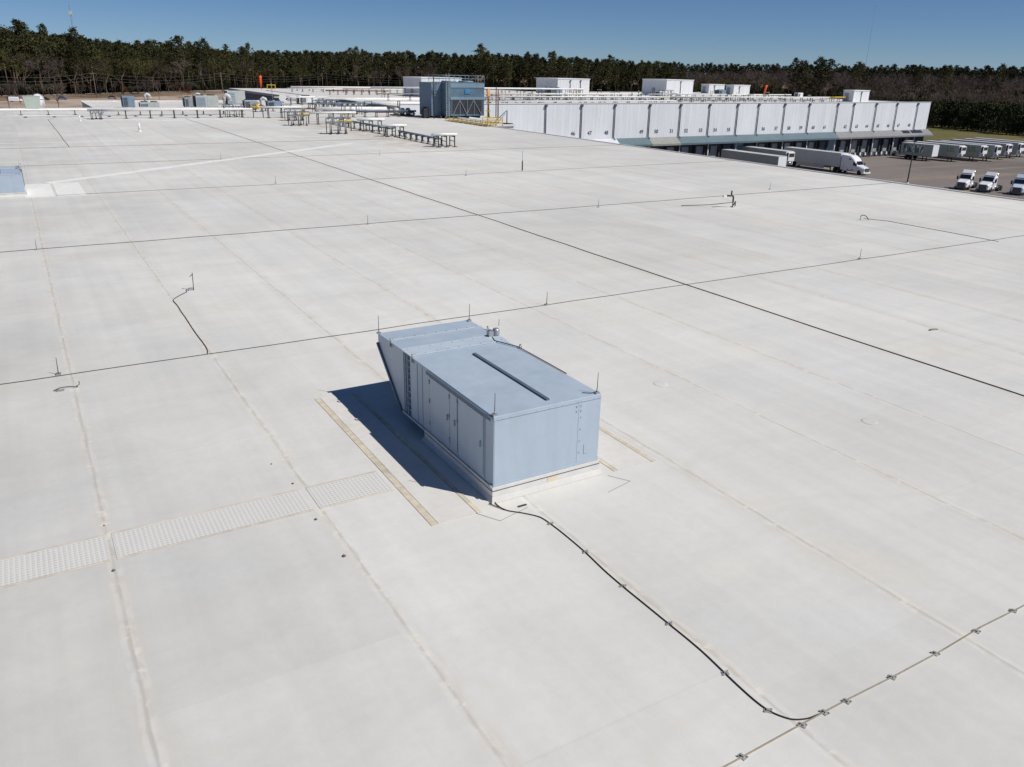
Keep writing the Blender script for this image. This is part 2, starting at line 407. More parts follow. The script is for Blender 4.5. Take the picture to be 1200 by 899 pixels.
annex = thing('annex_building', 'low white roofed annex behind the pipe rack at the far edge of the main roof', 'building')
MB().prism([(12.5, 160), (57, 160), (57, 189), (12.5, 189)], GZ, -.42).build('wall', M_WALL, annex)
MB().prism([(12.4, 159.9), (56.9, 159.9), (56.9, 189.1), (12.4, 189.1)], -.42, -.22).build('roof', M_ROOF2, annex)
MB().prism([(12.35, 188.7), (56.95, 188.7), (56.95, 189.15), (12.35, 189.15)], -.219, -.02).build('parapet', M_WHITE, annex)

rear = thing('rear_building', 'far white flat roofed building whose dark shaded side shows behind the annex', 'building')
MB().prism([(57, 197.2), (61.9, 197.2), (61.9, 240.2), (150, 240.2), (150, 262), (57, 262)], GZ, -.1).build('wall', M_PIPE_D, rear)  # dark blue puts the shade of the visible side into the wall colour
MB().prism([(56.9, 197.1), (61.95, 197.1), (61.95, 240.1), (150.1, 240.1), (150.1, 262.1), (56.9, 262.1)], -.1, .45).build('roof', M_ROOF2, rear)

# dock building with the numbered white wall
DY = 146.0
dock = thing('dock_building', 'long white ribbed loading dock building with downpipes, numbers and a sloping canopy', 'building')
MB().prism([(62.05, DY + .355), (222, DY + .355), (222, 240), (62.05, 240)], -.3, .6).build('roof', M_ROOF2, dock)
MB().prism([(62.1, DY - .02), (222.02, DY - .02), (222.02, 239.9), (62.1, 239.9)], -6.4, -.3).build('upper_wall', M_WALL, dock)
q = MB().prism([(62.1, DY - .02), (222.02, DY - .02), (222.02, DY + .35), (62.1, DY + .35)], -.298, .95); q.prism([(221.7, DY + .36), (222.02, DY + .36), (222.02, 240), (221.7, 240)], .602, .75)
q.build('parapet', M_WALL, dock)
MB().prism([(62.0, DY - .12), (222.12, DY - .12), (222.12, DY + .42), (62.0, DY + .42)], .952, 1.05).build('coping', M_WPAINT, dock)
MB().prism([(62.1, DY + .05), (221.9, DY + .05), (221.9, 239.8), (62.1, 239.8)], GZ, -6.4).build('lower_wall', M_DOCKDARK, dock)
for x0, x1, mm in ((62.2, 112.5, M_CPALE), (112.55, 121.3, M_TEAL), (121.35, 129.6, M_CBEIGE), (129.65, 183.2, M_TEAL), (183.25, 222.9, M_CGREY)):
    MB().prism([(DY - .1, -6.25), (DY - 2.0, -7.55), (DY - 2.0, -7.95), (DY - .1, -7.8)], x0, x1, 0).build('canopy', mm, dock)
for a, b in ((210.5, 213.6), (214.3, 219.2)):
    MB().prism([(DY - .35, -6.385), (DY - 1.3, -7.035), (DY - 1.28, -7.10), (DY - .33, -6.45)], a, b, 0).build('canopy_window', mat('dark canopy light', (.02, .027, .035), .7, 0, .1, 3, .1), dock)
DP = [94.1, 103, 111.7, 121.3, 130.2, 139, 147.9, 154.8, 163.7, 172.6, 183.2, 189.5, 198.5, 207.2, 216.2]
dpm = MB().tube([(0, 0, -6.1), (0, 0, .55)], .115, 8); dpm.box(-.24, -.2, .35, .24, .2, .78); dpm.tube([(0, 0, -6.05), (.2, -.45, -6.45)], .11, 8)
lpm = MB().tube([(0, 0, GZ + .2), (0, 0, -7.9)], .16, 8)
for i, x in enumerate(DP):
    for nm, mb, mm in (('downpipe', dpm, M_DOWN), ('lower_pipe', lpm, M_JACKET)):
        o = mb.build(nm, mm, dock); o.location = (x, DY - (.24 if nm == 'downpipe' else .9), 0)
def text_obj(name, s, size, mm, parent, loc, rot, ext=.01):
    cu = bpy.data.curves.new('lettering', 'FONT'); cu.body = s; cu.size = size; cu.extrude = ext; cu.align_x = 'CENTER'; cu.offset = size * .018
    t = bpy.data.objects.new('lettering', cu); COL.objects.link(t)
    dg = bpy.context.evaluated_depsgraph_get(); me = bpy.data.meshes.new_from_object(t.evaluated_get(dg))
    bpy.data.objects.remove(t); me.materials.clear(); me.materials.append(mm)
    o = bpy.data.objects.new(name, me); COL.objects.link(o); o.parent = parent; o.location = loc; o.rotation_euler = rot; return o
NUM = [(671, 161.5), (690.5, 161), (710, 160), (751, 159), (768.5, 158), (786.5, 157.5), (803.5, 156.5), (820.5, 156.5), (837.5, 155.5), (853.5, 155), (894, 153),
       (909, 152.5), (924, 152), (938, 151.5), (952.5, 151), (966, 150.5), (990, 150), (1003.5, 149.5), (1015.5, 149), (1028.5, 149), (1040.5, 148.5), (1052.5, 148), (1065, 147.5)]
DOORX = []
for i, (px, py) in enumerate(NUM):
    d = RIGHT * ((px - 600) / 945) + DOWN * ((py - 449.5) / 945) + FWD; x = d.x * DY / d.y; DOORX.append(x)
    text_obj('dock_number', str(46 + i), 1.1, M_INK, dock, (x, DY - .06, -5.35), (R_(90), 0, 0))
seal = MB(); seal.box(-1.75, -.62, -11.7, -1.3, 0, -8.5); seal.box(1.3, -.62, -11.7, 1.75, 0, -8.5); seal.box(-1.75, -.63, -8.5, 1.75, 0, -8.0)
dor = MB().box(-1.29, -.1, -11.7, 1.29, -.02, -8.51)
bmp = MB().box(-1.3, -.35, -12.5, -.8, -.02, -11.75); bmp2 = MB().box(.8, -.35, -12.5, 1.3, -.02, -11.75)
sm_, dm_, bm_ = seal.mesh('dock_seal', M_SEAL), dor.mesh('dock_door', M_DOOR), bmp.mesh('dock_bumper', M_JACKET); bm2_ = bmp2.mesh('dock_bumper', M_JACKET)
for x in DOORX:
    for nm, me in (('dock_seal', sm_), ('dock_door', dm_), ('dock_bumper', bm_), ('dock_bumper', bm2_)):
        o = bpy.data.objects.new(nm, me); COL.objects.link(o); o.parent = dock; o.location = (x, DY + .05, 0)
for x in (148, 181):     # pale blue wall bays between the doors
    MB().box(x - 3.2, DY - .05, GZ, x + 3.2, DY + .045, -7.7).build('bay_panel', M_BLUEGREY, dock)

def penthouse(x0, x1, y0, y1, z1, label, pipes):
    t = thing('roof_penthouse', label, 'penthouse', (x0, y0, .6), 0, 'white penthouses on the dock roof')
    MB().box(0, 0, 0, x1 - x0, y1 - y0, z1 - .6).build('wall', M_PENT, t)
    MB().box(-.12, -.12, z1 - .598, x1 - x0 + .12, y1 - y0 + .12, z1 - .4).build('roof', M_WPAINT, t)
    for p in pipes:
        k = MB().tube([(p, -.12, 0), (p, -.12, z1 - 1)], .08, 6); k.box(p - .2, -.3, z1 - 1.15, p + .2, -.01, z1 - .85); k.build('downpipe', M_DOWN, t)
    MB().box(-.06, (y1 - y0) * .45, .1, -.002, (y1 - y0) * .45 + 1.4, 2.3).build('door', M_DOOR, t)
    return t
penthouse(86.9, 97.8, 190.7, 201.6, 4.9, 'white penthouse with a grey side door standing behind the cooling tower', [])
penthouse(132.1, 142.9, 199.2, 210.4, 5.0, 'white penthouse with two downpipes, first to the right of the cooling tower', [4.2, 7.7])
penthouse(172.4, 183.1, 200.4, 211.9, 5.1, 'white penthouse with a single downpipe in the middle, larger one beside the two small ones', [5.6])
penthouse(213.4, 220.8, 225.4, 229.3, 3.5, 'small far white penthouse, left one of the small pair', [2.6])
penthouse(210.5, 218, 210.5, 214.2, 3.6, 'small far white penthouse, right one of the small pair', [2.6])
penthouse(203.5, 210.1, 157.4, 160.9, 3.5, 'small white penthouse near the right end of the dock roof by a yellow pipe', [3.2])

# ------------------------------------------------------------------ the air handling unit
def make_unit(label, loc, group='blue grey air handling units'):
    t = thing('air_handling_unit', label, 'air handler', loc, 0, group)
    L, W_, Z0, Z1 = 5.52, 2.38, .29, 1.70
    # curb (front part only) with its membrane flashing flared at the foot
    k = MB()
    k.box(-.025, -.03, .06, W_ + .025, 2.95, .285)
    a = [(-.08, -.11, 0), (W_ + .08, -.11, 0), (W_ + .08, 3.03, 0), (-.08, 3.03, 0), (-.028, -.033, .10), (W_ + .028, -.033, .10), (W_ + .028, 2.96, .10), (-.028, 2.96, .10)]
    cb = k.build('curb', M_WHITE, t)
    MB().add(a, [(0, 1, 5, 4), (1, 2, 6, 5), (2, 3, 7, 6), (3, 0, 4, 7)]).build('flashing', mat('cream membrane skirt', (.565, .55, .52), .65, 0, .08, 6), cb)
    k = MB(); k.box(-.034, -.037, .212, W_ + .03, -.03, .222); k.build('termination_bar', M_CABLE, cb); MB().box(-.034, -.028, .212, -.026, 2.9, .222).build('termination_bar', M_CABLE, cb)
    MB().box(1.18, -.036, .09, 1.42, -.031, .20).build('patch', mat('yellowed flashing patch', (.70, .62, .45), .7), cb)
    # body
    MB().box(0, 0, Z0, W_, 3.70, Z1).build('body', M_UNIT, t, .012)
    k = MB()                      # front wall panel joints and side mullions
    for x in (.02, 1.86): k.box(x, -.004, Z0 + .055, x + .03, -.001, Z1 - .08)
    k.box(.0, -.012, Z1 - .075, W_, -.001, Z1 - .05); k.box(0, -.012, Z0 + .0, W_, -.001, Z0 + .05)
    k.build('front_trim', M_UNIT, t)
    k = MB()
    for x in (.16, .33, .62, .9, 1.18, 1.46, 1.82, 1.9, 2.2):
        k.box(x, -.016, Z1 - .066, x + .016, -.013, Z1 - .056)
    for z in (.55, .8, 1.05, 1.3): k.box(1.905, -.012, z, 1.92, -.0005, z + .014)
    for x in (1.80, 1.90): k.box(x, -.012, 1.43, x + .018, -.001, 1.455); k.box(x, -.012, 1.53, x + .018, -.001, 1.555)
    k.box(2.02, -.006, .50, 2.025, -.001, .70); k.box(2.03, -.006, .50, 2.12, -.001, .505)
    k.each('fastener', M_UNIT_M, t)
    # access doors along the shaded side
    for y0, y1 in ((.36, 1.36), (1.42, 1.72), (1.74, 2.64)):
        d = MB().box(-.026, y0, Z0 + .09, -.001, y1, Z1 - .12).build('access_door', M_UNIT, t, .006)
        h = MB().box(-.055, y0 + .06, .94, -.027, y0 + .085, 1.06); h.build('handle', M_UNIT_M, d)
        hg = MB()
        for z in (.5, 1.0, 1.42): hg.tube([(-.03, y1 + .015, z), (-.03, y1 + .015, z + .09)], .014, 6)
        hg.each('hinge', M_UNIT_M, d)
    k = MB()
    for y in (.30, 1.385, 2.67, 3.05, 3.3): k.box(-.008, y, Z0 + .03, -.001, y + .022, Z1 - .05)
    k.each('side_joint', M_UNIT_M, t)
    k = MB().box(-.055, .02, Z1 - .055, -.002, 2.75, Z1 - .015); k.box(-.055, .02, Z1 - .085, -.047, 2.75, Z1 - .055); k.build('drip_gutter', M_UNIT_D, t)
    k = MB().box(-.03, 2.97, Z0 - .055, .03, L - 1.4, Z0 - .002); k.box(W_ - .03, 2.97, Z0 - .055, W_ + .03, L - 1.4, Z0 - .002); k.each('base_rail', M_UNIT, t)
    # recessed channel between body and hood, with rows of slots
    MB().box(.07, 3.70, Z0, W_ - .07, 4.06, Z1 - .01).build('recess', M_UNIT_D, t)
    k = MB()
    for i in range(9): k.box(.015, 3.74, Z0 + .1 + i * .145, .069, 4.03, Z0 + .13 + i * .145)
    k.box(-.004, 3.83, Z0, .066, 3.86, Z1 - .02); k.box(-.004, 3.95, Z0, .066, 3.98, Z1 - .02)
    k.build('slat', M_UNIT_M, t)
    # intake hood: a wedge hanging at the far end
    hood = MB().prism([(4.06, Z1 + .004), (5.52, Z1 - .006), (5.52, Z1 - .22), (4.19, .25), (4.06, .25)], 0, W_, 0).build('intake_hood', M_UNIT, t, .01)
    k = MB().bar((-.02, 5.52, Z1 - .24), (-.02, 4.17, .24), .05, .06); k.bar((W_ + .02, 5.52, Z1 - .24), (W_ + .02, 4.17, .24), .05, .06); k.each('hood_edge', M_UNIT_D, hood)
    k = MB()
    for i in range(10):
        f = (i + .5) / 10; y = 5.55 + (4.22 - 5.55) * f; z = Z1 - .24 + (.25 - (Z1 - .24)) * f
        k.bar((.05, y, z - .03), (W_ - .05, y, z - .03), .10, .012)
    k.build('bird_screen', M_DARK, hood)
    # roof sheets: caps over the joints and the raised seam
    k = MB(); k.box(-.015, 3.64, Z1 + .001, W_ + .015, 4.08, Z1 + .022); k.build('joint_cap', M_UNIT_L, t, .006)
    k = MB(); k.box(-.01, 4.83, Z1 + .0, W_ + .01, 4.90, Z1 + .016); k.box(-.012, 4.085, Z1 + .003, W_ + .012, 4.15, Z1 + .03); k.build('roof_seam', M_UNIT_L, t, .004)
    k = MB()
    for y in (3.68, 4.04, 4.87):
        for i in range(9): k.box(.1 + i * .27, y - .008, Z1 + .017, .116 + i * .27, y + .008, Z1 + .036)
    k.each('rivet', M_UNIT_M, t)
    MB().box(1.245, .2, Z1 + .001, 1.315, 3.16, Z1 + .035).build('roof_channel', M_UNIT_D, t)
    # lifting lugs
    for x, y in ((.0, 3.52), (.0, 4.72), (W_, 3.05), (W_, 4.55)):
        s_ = -.012 if x == 0 else .012
        MB().tube([(x + s_, y - .035, Z1 - .1), (x + s_, y - .035, Z1 + .06), (x + s_, y - .02, Z1 + .085), (x + s_, y + .02, Z1 + .085), (x + s_, y + .035, Z1 + .06), (x + s_, y + .035, Z1 - .1)], .013, 6).build('lifting_lug', M_GALV, t)
    # lightning rods on the four corners
    for x, y in ((.05, .06), (W_ - .07, .06), (.0, 5.46), (W_ - .04, 5.40)):
        r_ = MB().tube([(x, y, Z1 + .02), (x + .006, y, Z1 + .43)], .0075, 6, .005).build('lightning_rod', M_DARK, t)
        k = MB(); k.box(x - .045, y - .04, Z1 + .002, x + .045, y + .04, Z1 + .03); k.tube([(x, y, Z1 + .03), (x, y, Z1 + .085)], .017, 6); k.build('rod_base', M_GALV, r_)
    # small motor and flex conduit on the right hand edge
    f = MB(); f.lathe([(.0, -.0), (.075, 0), (.085, .02), (.085, .13), (.06, .16), (.0, .165)], (W_ - .05, 4.05, Z1 + .03), 14)
    f.box(W_ - .26, 4.0, Z1 + .024, W_ - .14, 4.12, Z1 + .15); fo = f.build('damper_motor', M_GALV, t)
    k = MB().tube([(W_ - .2, 4.065, Z1 + .03), (W_ - .2, 4.065, Z1 + .17)], .045, 8); k.build('motor_hood', M_UNIT_D, fo)
    MB().tube([(W_ + .02, 4.05, Z1 + .24), (W_ + .03, 4.05, Z1 + .40)], .006, 5).build('rod', M_DARK, fo)
    MB().tube([(W_ - .2, 3.95, Z1 + .03), (W_ - .28, 3.7, Z1 + .03), (W_ - .12, 3.3, Z1 + .03), (W_ - .03, 3.1, Z1 + .03), (W_ - .01, 2.6, Z1 + .02), (W_ - .005, 1.2, Z1 + .018)], .011, 6).build('conduit', M_CABLE, t)
    MB().tube([(W_ - .05, .08, Z1 + .03), (W_ - .2, .1, Z1 + .015), (W_ - .32, .2, Z1 + .016)], .007, 5).build('bond_wire', M_CABLE, t)
    k = MB(); k.box(-.06, .0, Z0 + .005, .02, .09, Z0 + .03); k.box(W_ - .02, .05, .22, W_ + .07, .09, .25); k.each('corner_bracket', M_GALV, t)
    # leg under the overhang
    for x in (.25, W_ - .35):
        MB().box(x, 4.0, .0, x + .1, 4.1, Z0).build('prop', M_DARK, t)
    return t
unit = make_unit('large blue grey air handling unit with sloped hood in the middle of the roof', (6.50, 11.46, .004))
u2 = dup(unit, (-2.43, 55.7, .004), None, 'second blue grey air handling unit cut by the left edge of the photo'); u2.scale = (1, .75, .75)

# pads, strips and walkway on the membrane
def sheet(name, x0, y0, x1, y1, mm, z0, th, label, cat, group=None):
    o = MB().box(x0, y0, z0, x1, y1, z0 + th).build(name, mm); return tag(o, label, cat, group)
def pad_mat():
    m, n, b = newmat('textured walkway membrane', .75, 0, .2)
    p = n.pos(); x, y, z = n.xyz(p)
    def dots(v): return n.math('ABSOLUTE', n.math('SUBTRACT', n.math('FRACT', n.math('DIVIDE', v, .075)), .5))
    d = n.math('MULTIPLY', n.ramp(dots(x), .12, .30), n.ramp(dots(y), .12, .30))
    ns = n.noise(p, 2.2, 4)
    c = n.mix(n.math('MULTIPLY', d, .85), (.665, .65, .61), (.53, .53, .525)); c = n.mix(n.ramp(ns, .35, .7, 0, .5), c, (.66, .645, .61))
    n.put(b.inputs['Base Color'], c)
    bp = n.n('ShaderNodeBump'); bp.inputs['Strength'].default_value = .5; bp.inputs['Distance'].default_value = .01; n.put(bp.inputs['Height'], d); n.put(b.inputs['Normal'], bp.outputs[0])
    return m
M_PAD = pad_mat()
M_PAD2 = mat('smooth walkway membrane', (.66, .635, .595), .75, 0, .05, 5)
for x0, x1, lb in ((-9.6, .16, 'dotted white walkway pad at the left edge of the photo'), (.26, 3.50, 'dotted white walkway pad between the two tan roof laps'), (3.62, 5.04, 'short dotted white walkway pad ending at the tan strip beside the unit')):
    t = tag(MB().box(x0, 12.76, .003, x1, 13.56, .009).build('walkway_pad', M_PAD), lb, 'walkway pad', 'walkway pads')
    k = MB(); k.box(x0, 12.70, .003, x1, 12.755, .008); k.box(x0, 13.565, .003, x1, 13.62, .008); k.each('tan_edge', mat('pale tan seam', (.60, .545, .46), .8, 0, .15, 5), t)
sheet('walkway_pad', 5.27, 11.22, 6.02, 17.78, M_PAD2, .003, .005, 'smooth white service pad along the shaded side of the air unit', 'walkway pad', 'walkway pads')
sheet('walkway_pad', 9.32, 11.34, 10.16, 17.4, M_PAD2, .003, .005, 'smooth white service pad along the sunny side of the air unit', 'walkway pad', 'walkway pads')
sheet('seam_strip', 5.13, 11.2, 5.26, 17.78, M_TAN, .003, .007, 'long tan strip on the roof just outside the unit shadow', 'seam strip', 'tan strips beside the air unit')
sheet('seam_strip', 6.04, 11.2, 6.13, 17.7, M_TAN, .003, .007, 'tan strip partly in the shadow of the air unit', 'seam strip', 'tan strips beside the air unit')
sheet('seam_strip', 9.22, 11.33, 9.31, 17.5, M_TAN, .003, .007, 'short tan strip near the right foot of the air unit', 'seam strip', 'tan strips beside the air unit')
sheet('seam_strip', 10.17, 11.3, 10.27, 17.5, M_TAN, .003, .007, 'outer tan strip to the right of the air unit', 'seam strip', 'tan strips beside the air unit')
for i_, (a, b) in enumerate((((5.98, 11.28), (6.27, 10.78)), ((6.27, 10.78), (6.95, 10.95)), ((9.0, 11.25), (9.25, 10.85)), ((9.25, 10.85), (8.6, 10.7)))):
    if i_ % 2 == 0: k = MB()
    k.bar((a[0], a[1], .004), (b[0], b[1], .004), .008, .003)
    if i_ % 2: tag(k.build('membrane_edge', M_TANC), ('thin dark outline of a membrane patch at the near corner of the air unit', 'thin dark outline of a membrane patch at the sunny foot of the air unit')[i_ // 2], 'membrane patch')
M_STRIP = mat('new white cover strip', (.82, .805, .76), .6, 0, .06)
# long pale seams crossing the far roof
def ridge(a, b, wd, label):
    tag(MB().bar((a[0], a[1], .012), (b[0], b[1], .012), wd, .012).build('cover_strip', M_STRIP), label, 'cover strip', 'pale cover strips on the far roof')
ridge((1.2, 61.2), (29.5, 82.6), .75, 'pale diagonal cover strip running away from the left air unit')
ridge((-40, 92.2), (30, 92.2), .3, 'pale straight cover strip across the far roof')
for x0, lb in ((-.1, 'pale square membrane patch touching the left air unit'), (1.55, 'pale square membrane patch beyond the first, by the left air unit')):
    tag(MB().box(x0, 54.9, .003, x0 + 1.5, 61, .01).build('membrane_patch', M_STRIP), lb, 'membrane patch', 'pale patches by the left unit')

# ------------------------------------------------------------------ conductors, clips, rods
def wiggle(pts, amp, step, seed):
    rd = random.Random(seed); out = []
    for i in range(len(pts) - 1):
        a, b = Vector(pts[i]), Vector(pts[i + 1]); k = max(1, int((b - a).length / step)); d = (b - a).normalized(); s_ = Vector((-d.y, d.x, 0))
        for j in range(k):
            off = rd.uniform(-amp, amp) if (i or j) else 0
            out.append(a.lerp(b, j / k) + s_ * off)
    out.append(Vector(pts[-1])); return out
def cable(pts, r, mm, label, amp=.02, step=1.2, seed=1, group='conductor cables on the roof'):
    o = MB().tube(wiggle(pts, amp, step, seed), r, 6).build('conductor_cable', mm); return tag(o, label, 'cable', group)
cable([(3, 4.79, .014), (12, 4.79, .014), (30, 4.79, .014)], .011, M_TANC, 'weathered tan cable clipped across the nearest right corner of the roof', .02, .98, 3)
cable([(-40, 22.32, .014), (56.4, 22.2, .014)], .0085, M_CABLE, 'thin dark cable across the roof just behind the main air unit', .03, 1.5, 4)
cable([(-40, 39.3, .014), (56.4, 39.0, .014)], .011, M_CABLE, 'second thin cable across the roof, halfway between the two air units', .05, 2, 5)
cable([(1.5, 55.2, .014), (56.4, 55.5, .014)], .013, M_TANC, 'thin cable across the roof leaving the foot of the left air unit', .1, 3, 6)
cable([(-40, 71.8, .014), (56.4, 72.2, .014)], .016, M_TANC, 'far thin cable across the roof crossing the pale diagonal strip', .1, 4, 7)
cable([(-40, 86.5, .014), (36, 86.8, .014)], .018, M_TANC, 'farthest thin cable across the roof before the pipe racks', .12, 4, 8)
cable([(21.0, -40, .014), (20.9, 22, .014), (21.05, 39, .014), (21.2, 127, .014)], .0145, M_CABLE, 'dark cable running the whole length of the roof away from the camera', .03, 2, 9)
cable([(4.1, 128, .014), (4.1, 86.5, .014)], .03, M_TANC, 'dark branch cable in the far left of the roof', .04, 4, 10)
cable([P(1012, 256, .014), P(1040, 259, .014), P(1100, 270, .014), P(1170, 283, .014)], .012, M_CABLE, 'branch cable running from a bent pipe at the right of the roof', .03, 2, 11)
# black cable from the unit
blk = [P(577.5, 572, .26), P(578, 584, .06)] + [P(*q, .012) for q in ((583, 592), (594, 598), (612, 601), (630, 605), (640, 610), (660, 625), (686, 647), (708, 668), (730, 687), (757, 709), (784, 731), (805, 748), (826, 766), (850, 789), (868, 806), (885, 821), (900, 832), (915, 839), (930, 843), (946, 842), (957, 838), (966, 835))]
o = MB()
def smooth(pts, k=4):
    out = []
    for i in range(len(pts) - 1):
        p0, p1, p2, p3 = pts[max(0, i - 1)], pts[i], pts[i + 1], pts[min(len(pts) - 1, i + 2)]
        for j in range(k):
            t = j / k; out.append(.5 * ((2 * p1) + (p2 - p0) * t + (2 * p0 - 5 * p1 + 4 * p2 - p3) * t * t + (3 * p1 - p0 - 3 * p2 + p3) * t ** 3))
    return out + [pts[-1]]
tag(MB().tube(smooth(blk), .0092, 8).build('conductor_cable', M_BLACK), 'thick black cable curving from the air unit down to the nearest corner cable', 'cable', 'conductor cables on the roof')
tag(MB().tube(smooth([P(573, 590, .02), P(583, 594, .02), P(592, 597, .02)]), .009, 6).build('conductor_cable', M_BLACK), 'short black cable end at the near bottom corner of the air unit', 'cable', 'conductor cables on the roof')
sq = [P(*q, .014) for q in ((243, 415), (243, 410), (239, 403), (232, 394), (225, 384), (218, 373), (213, 366), (208, 358), (203, 352), (206, 349), (213, 345), (219, 342), (218, 340), (221, 338.5), (227, 340))]
tag(MB().tube(smooth(sq), .013, 6).build('conductor_cable', M_CABLE), 'wriggling dark cable branching off at the left of the roof', 'cable', 'conductor cables on the roof')
cl = MB(); cl.box(-.03, -.045, 0, .03, .045, .006); cl.box(-.013, -.02, .006, .013, .02, .03); cl.box(.03, -.045, .004, .04, -.02, .016); cl.box(-.04, .02, .004, -.03, .045, .016)
cm = cl.mesh('cable_clip', mat('zinc clip', (.42, .41, .39), .5, .3, .1))
CL1 = [(870, 887), (940, 850), (966, 835), (992, 822), (1045, 794), (1096, 766), (1144, 740), (1187, 716)]
CL2 = [(645, 614), (686, 647), (730, 687), (784, 731), (850, 789), (900, 833)]
for lst, rz, lb, gp in ((CL1, .15, 'small metal clip holding the tan cable in the near right corner', 'clips on the tan cable'), (CL2, .9, 'small metal clip holding the curved black cable', 'clips on the black cable')):
    for i, q in enumerate(lst):
        o = bpy.data.objects.new('cable_clip', cm); COL.objects.link(o); o.location = P(*q, .004); o.rotation_euler = (0, 0, rz + .25 * math.sin(i * 2.1)); o.scale = (1.12, 1.1, 1); tag(o, lb, 'cable clip', gp)
# lightning rods standing along the cables
rodm = MB().tube([(0, 0, .03), (.015, 0, .46)], .012, 6, .007); rodb = MB().box(-.06, -.06, 0, .06, .06, .035)
ra, rb = rodm.mesh('rod', M_DARK), rodb.mesh('base', M_GALV)
RODS = [(-.08, 22.4, 'thin lightning rod on the left end of the cable behind the air unit'), (14.65, 22.27, 'thin lightning rod on the cable to the right of the air unit'),
        (31.0, 22.3, 'thin lightning rod at the right of the roof before the bent pipe')]
for px, py, lb in ((43, 293, 'thin lightning rod on the second cable near the left edge'), (431, 263, 'thin lightning rod on the second cable above the air unit'), (701, 243, 'thin lightning rod on the second cable right of the long cable'), (902, 222, 'thin lightning rod near the dock edge beyond the pipe stand'),
                  (546, 206, 'short far rod on the third cable near the long cable'), (323, 215, 'short far rod on the third cable left of the long cable'), (259, 187, 'short far rod beside the pale diagonal strip'), (445, 182, 'short far rod behind the long cable')):
    q = P(px, py); RODS.append((q.x, q.y, lb))
for x, y, lb in RODS:
    t = thing('lightning_rod', lb, 'lightning rod', (x, y, .002), 0, 'lightning rods along the cables')
    for nm, me in (('rod', ra), ('base', rb)):
        o = bpy.data.objects.new(nm, me); COL.objects.link(o); o.parent = t
# vent pipes and stands
def stand_pipe(name, px, py, h, r, label, mm=M_JACKET):
    q = P(px, py); t = thing(name, label, 'vent pipe', q)
    MB().lathe([(r * 3, 0), (r * 2.2, .06), (r * 1.3, .12), (r * 1.2, .2)], (0, 0, .002), 12).build('flashing', M_WHITE, t)
    MB().tube([(0, 0, .05), (0, 0, h)], r, 10).build('pipe', mm, t); return t
stand_pipe('vent_pipe', 164, 154.5, .95, .11, 'white vent pipe standing alone on the far roof left of the long cable')
stand_pipe('vent_pipe', 94, 142, .7, .09, 'shorter white vent pipe near the far left pipe rack')
t = thing('vent_pipe', 'thin pole with a small grey box where the wriggling cable ends', 'vent pipe', P(227, 340))
MB().tube([(0, 0, 0), (.02, 0, .62)], .014, 6).build('pipe', M_CABLE, t); MB().box(-.16, -.04, .0, -.02, .04, .09).build('junction_box', M_GALV, t); MB().tube([(-.08, 0, .50), (.04, .02, .56)], .012, 6).build('arm', M_CABLE, t)
q = P(858, 243); t = thing('valve_stand', 'dark bent pipe stand with a valve handle alone on the right of the roof', 'pipe stand', q)
MB().tube([(0, 0, 0), (.02, 0, .35), (.0, 0, .62), (-.05, 0, .68), (-.5, .1, .70)], .05, 8).build('pipe', M_DARK, t)
MB().tube([(-.12, .05, .7), (-.12, .05, .98)], .045, 8).build('valve_stem', M_DARK, t); MB().box(-.72, .05, .62, -.48, .17, .74).build('outlet', M_JACKET, t)
MB().tube([(.05, 0, .12), (.32, .1, .3), (.32, .1, .05)], .04, 6).build('branch_pipe', M_DARK, t); MB().tube([(0, 0, .3), (-1.1, .7, .12), (-2.6, 1.6, .03)], .02, 6).build('hose', M_CABLE, t)
q = P(1008, 258); t = thing('vent_pipe', 'bent gooseneck pipe at the start of the right branch cable', 'vent pipe', q)
MB().tube([(0, 0, 0), (0, 0, .22), (.05, -.03, .27), (.14, -.1, .27), (.24, -.18, .22), (.34, -.28, .04)], .022, 8).build('pipe', M_CABLE, t)
q = P(612, 200); t = thing('vent_pipe', 'upright dark pipe on the third cable right of the long cable', 'vent pipe', q)
MB().tube([(0, 0, 0), (0, 0, .75)], .05, 8).build('pipe', M_DARK, t); MB().tube([(0, 0, .75), (.0, 0, 1.5)], .012, 5).build('rod', M_DARK, t)
# scraps on the membrane
t = thing('cable_scrap', 'dark scrap of cable and clips lying on the roof left of the air unit', 'scrap', P(82, 456))
MB().tube([(-.35, 0, .02), (-.2, .1, .04), (.0, .12, .03), (.15, .02, .03), (.22, -.02, .1), (.22, .12, .12)], .010, 6).build('wire', M_CABLE, t); MB().box(-.3, -.08, .004, -.12, -.02, .03).build('plate', M_GALV, t)
for i, (px, py, lb) in enumerate(((370, 609, 'dark loose fastener below the walkway pad on the tan lap'), (403, 652, 'dark loose fastener farthest below the walkway pad'), (343, 567, 'dark loose fastener just above the walkway pad'), (133, 669, 'dark loose fastener below the walkway at the left lap'), (318, 544, 'small dark loose fastener up the lap from the walkway'), (122, 616, 'tiny dark loose fastener above the walkway at the left lap'))):
    t = tag(MB().lathe([(.05, 0), (.05, .012), (.02, .016), (.018, .045), (.0, .05)], (0, 0, .002), 10).build('loose_fastener', mat('dull fastener', (.12, .11, .10), .6, .2, .2)), lb, 'fastener', 'loose fasteners on the roof')
    t.location = P(px, py); s_ = (.6, .7, .5, .6, .4, .35)[i]; t.scale = (s_, s_, s_)
t = thing('membrane_scrap', 'small brown scrap lying on the roof right of the air unit', 'scrap', P(1093, 387)); MB().tube([(-.15, .02, .015), (0, .0, .03), (.18, -.04, .012)], .03, 6).build('strip', M_TANC, t)
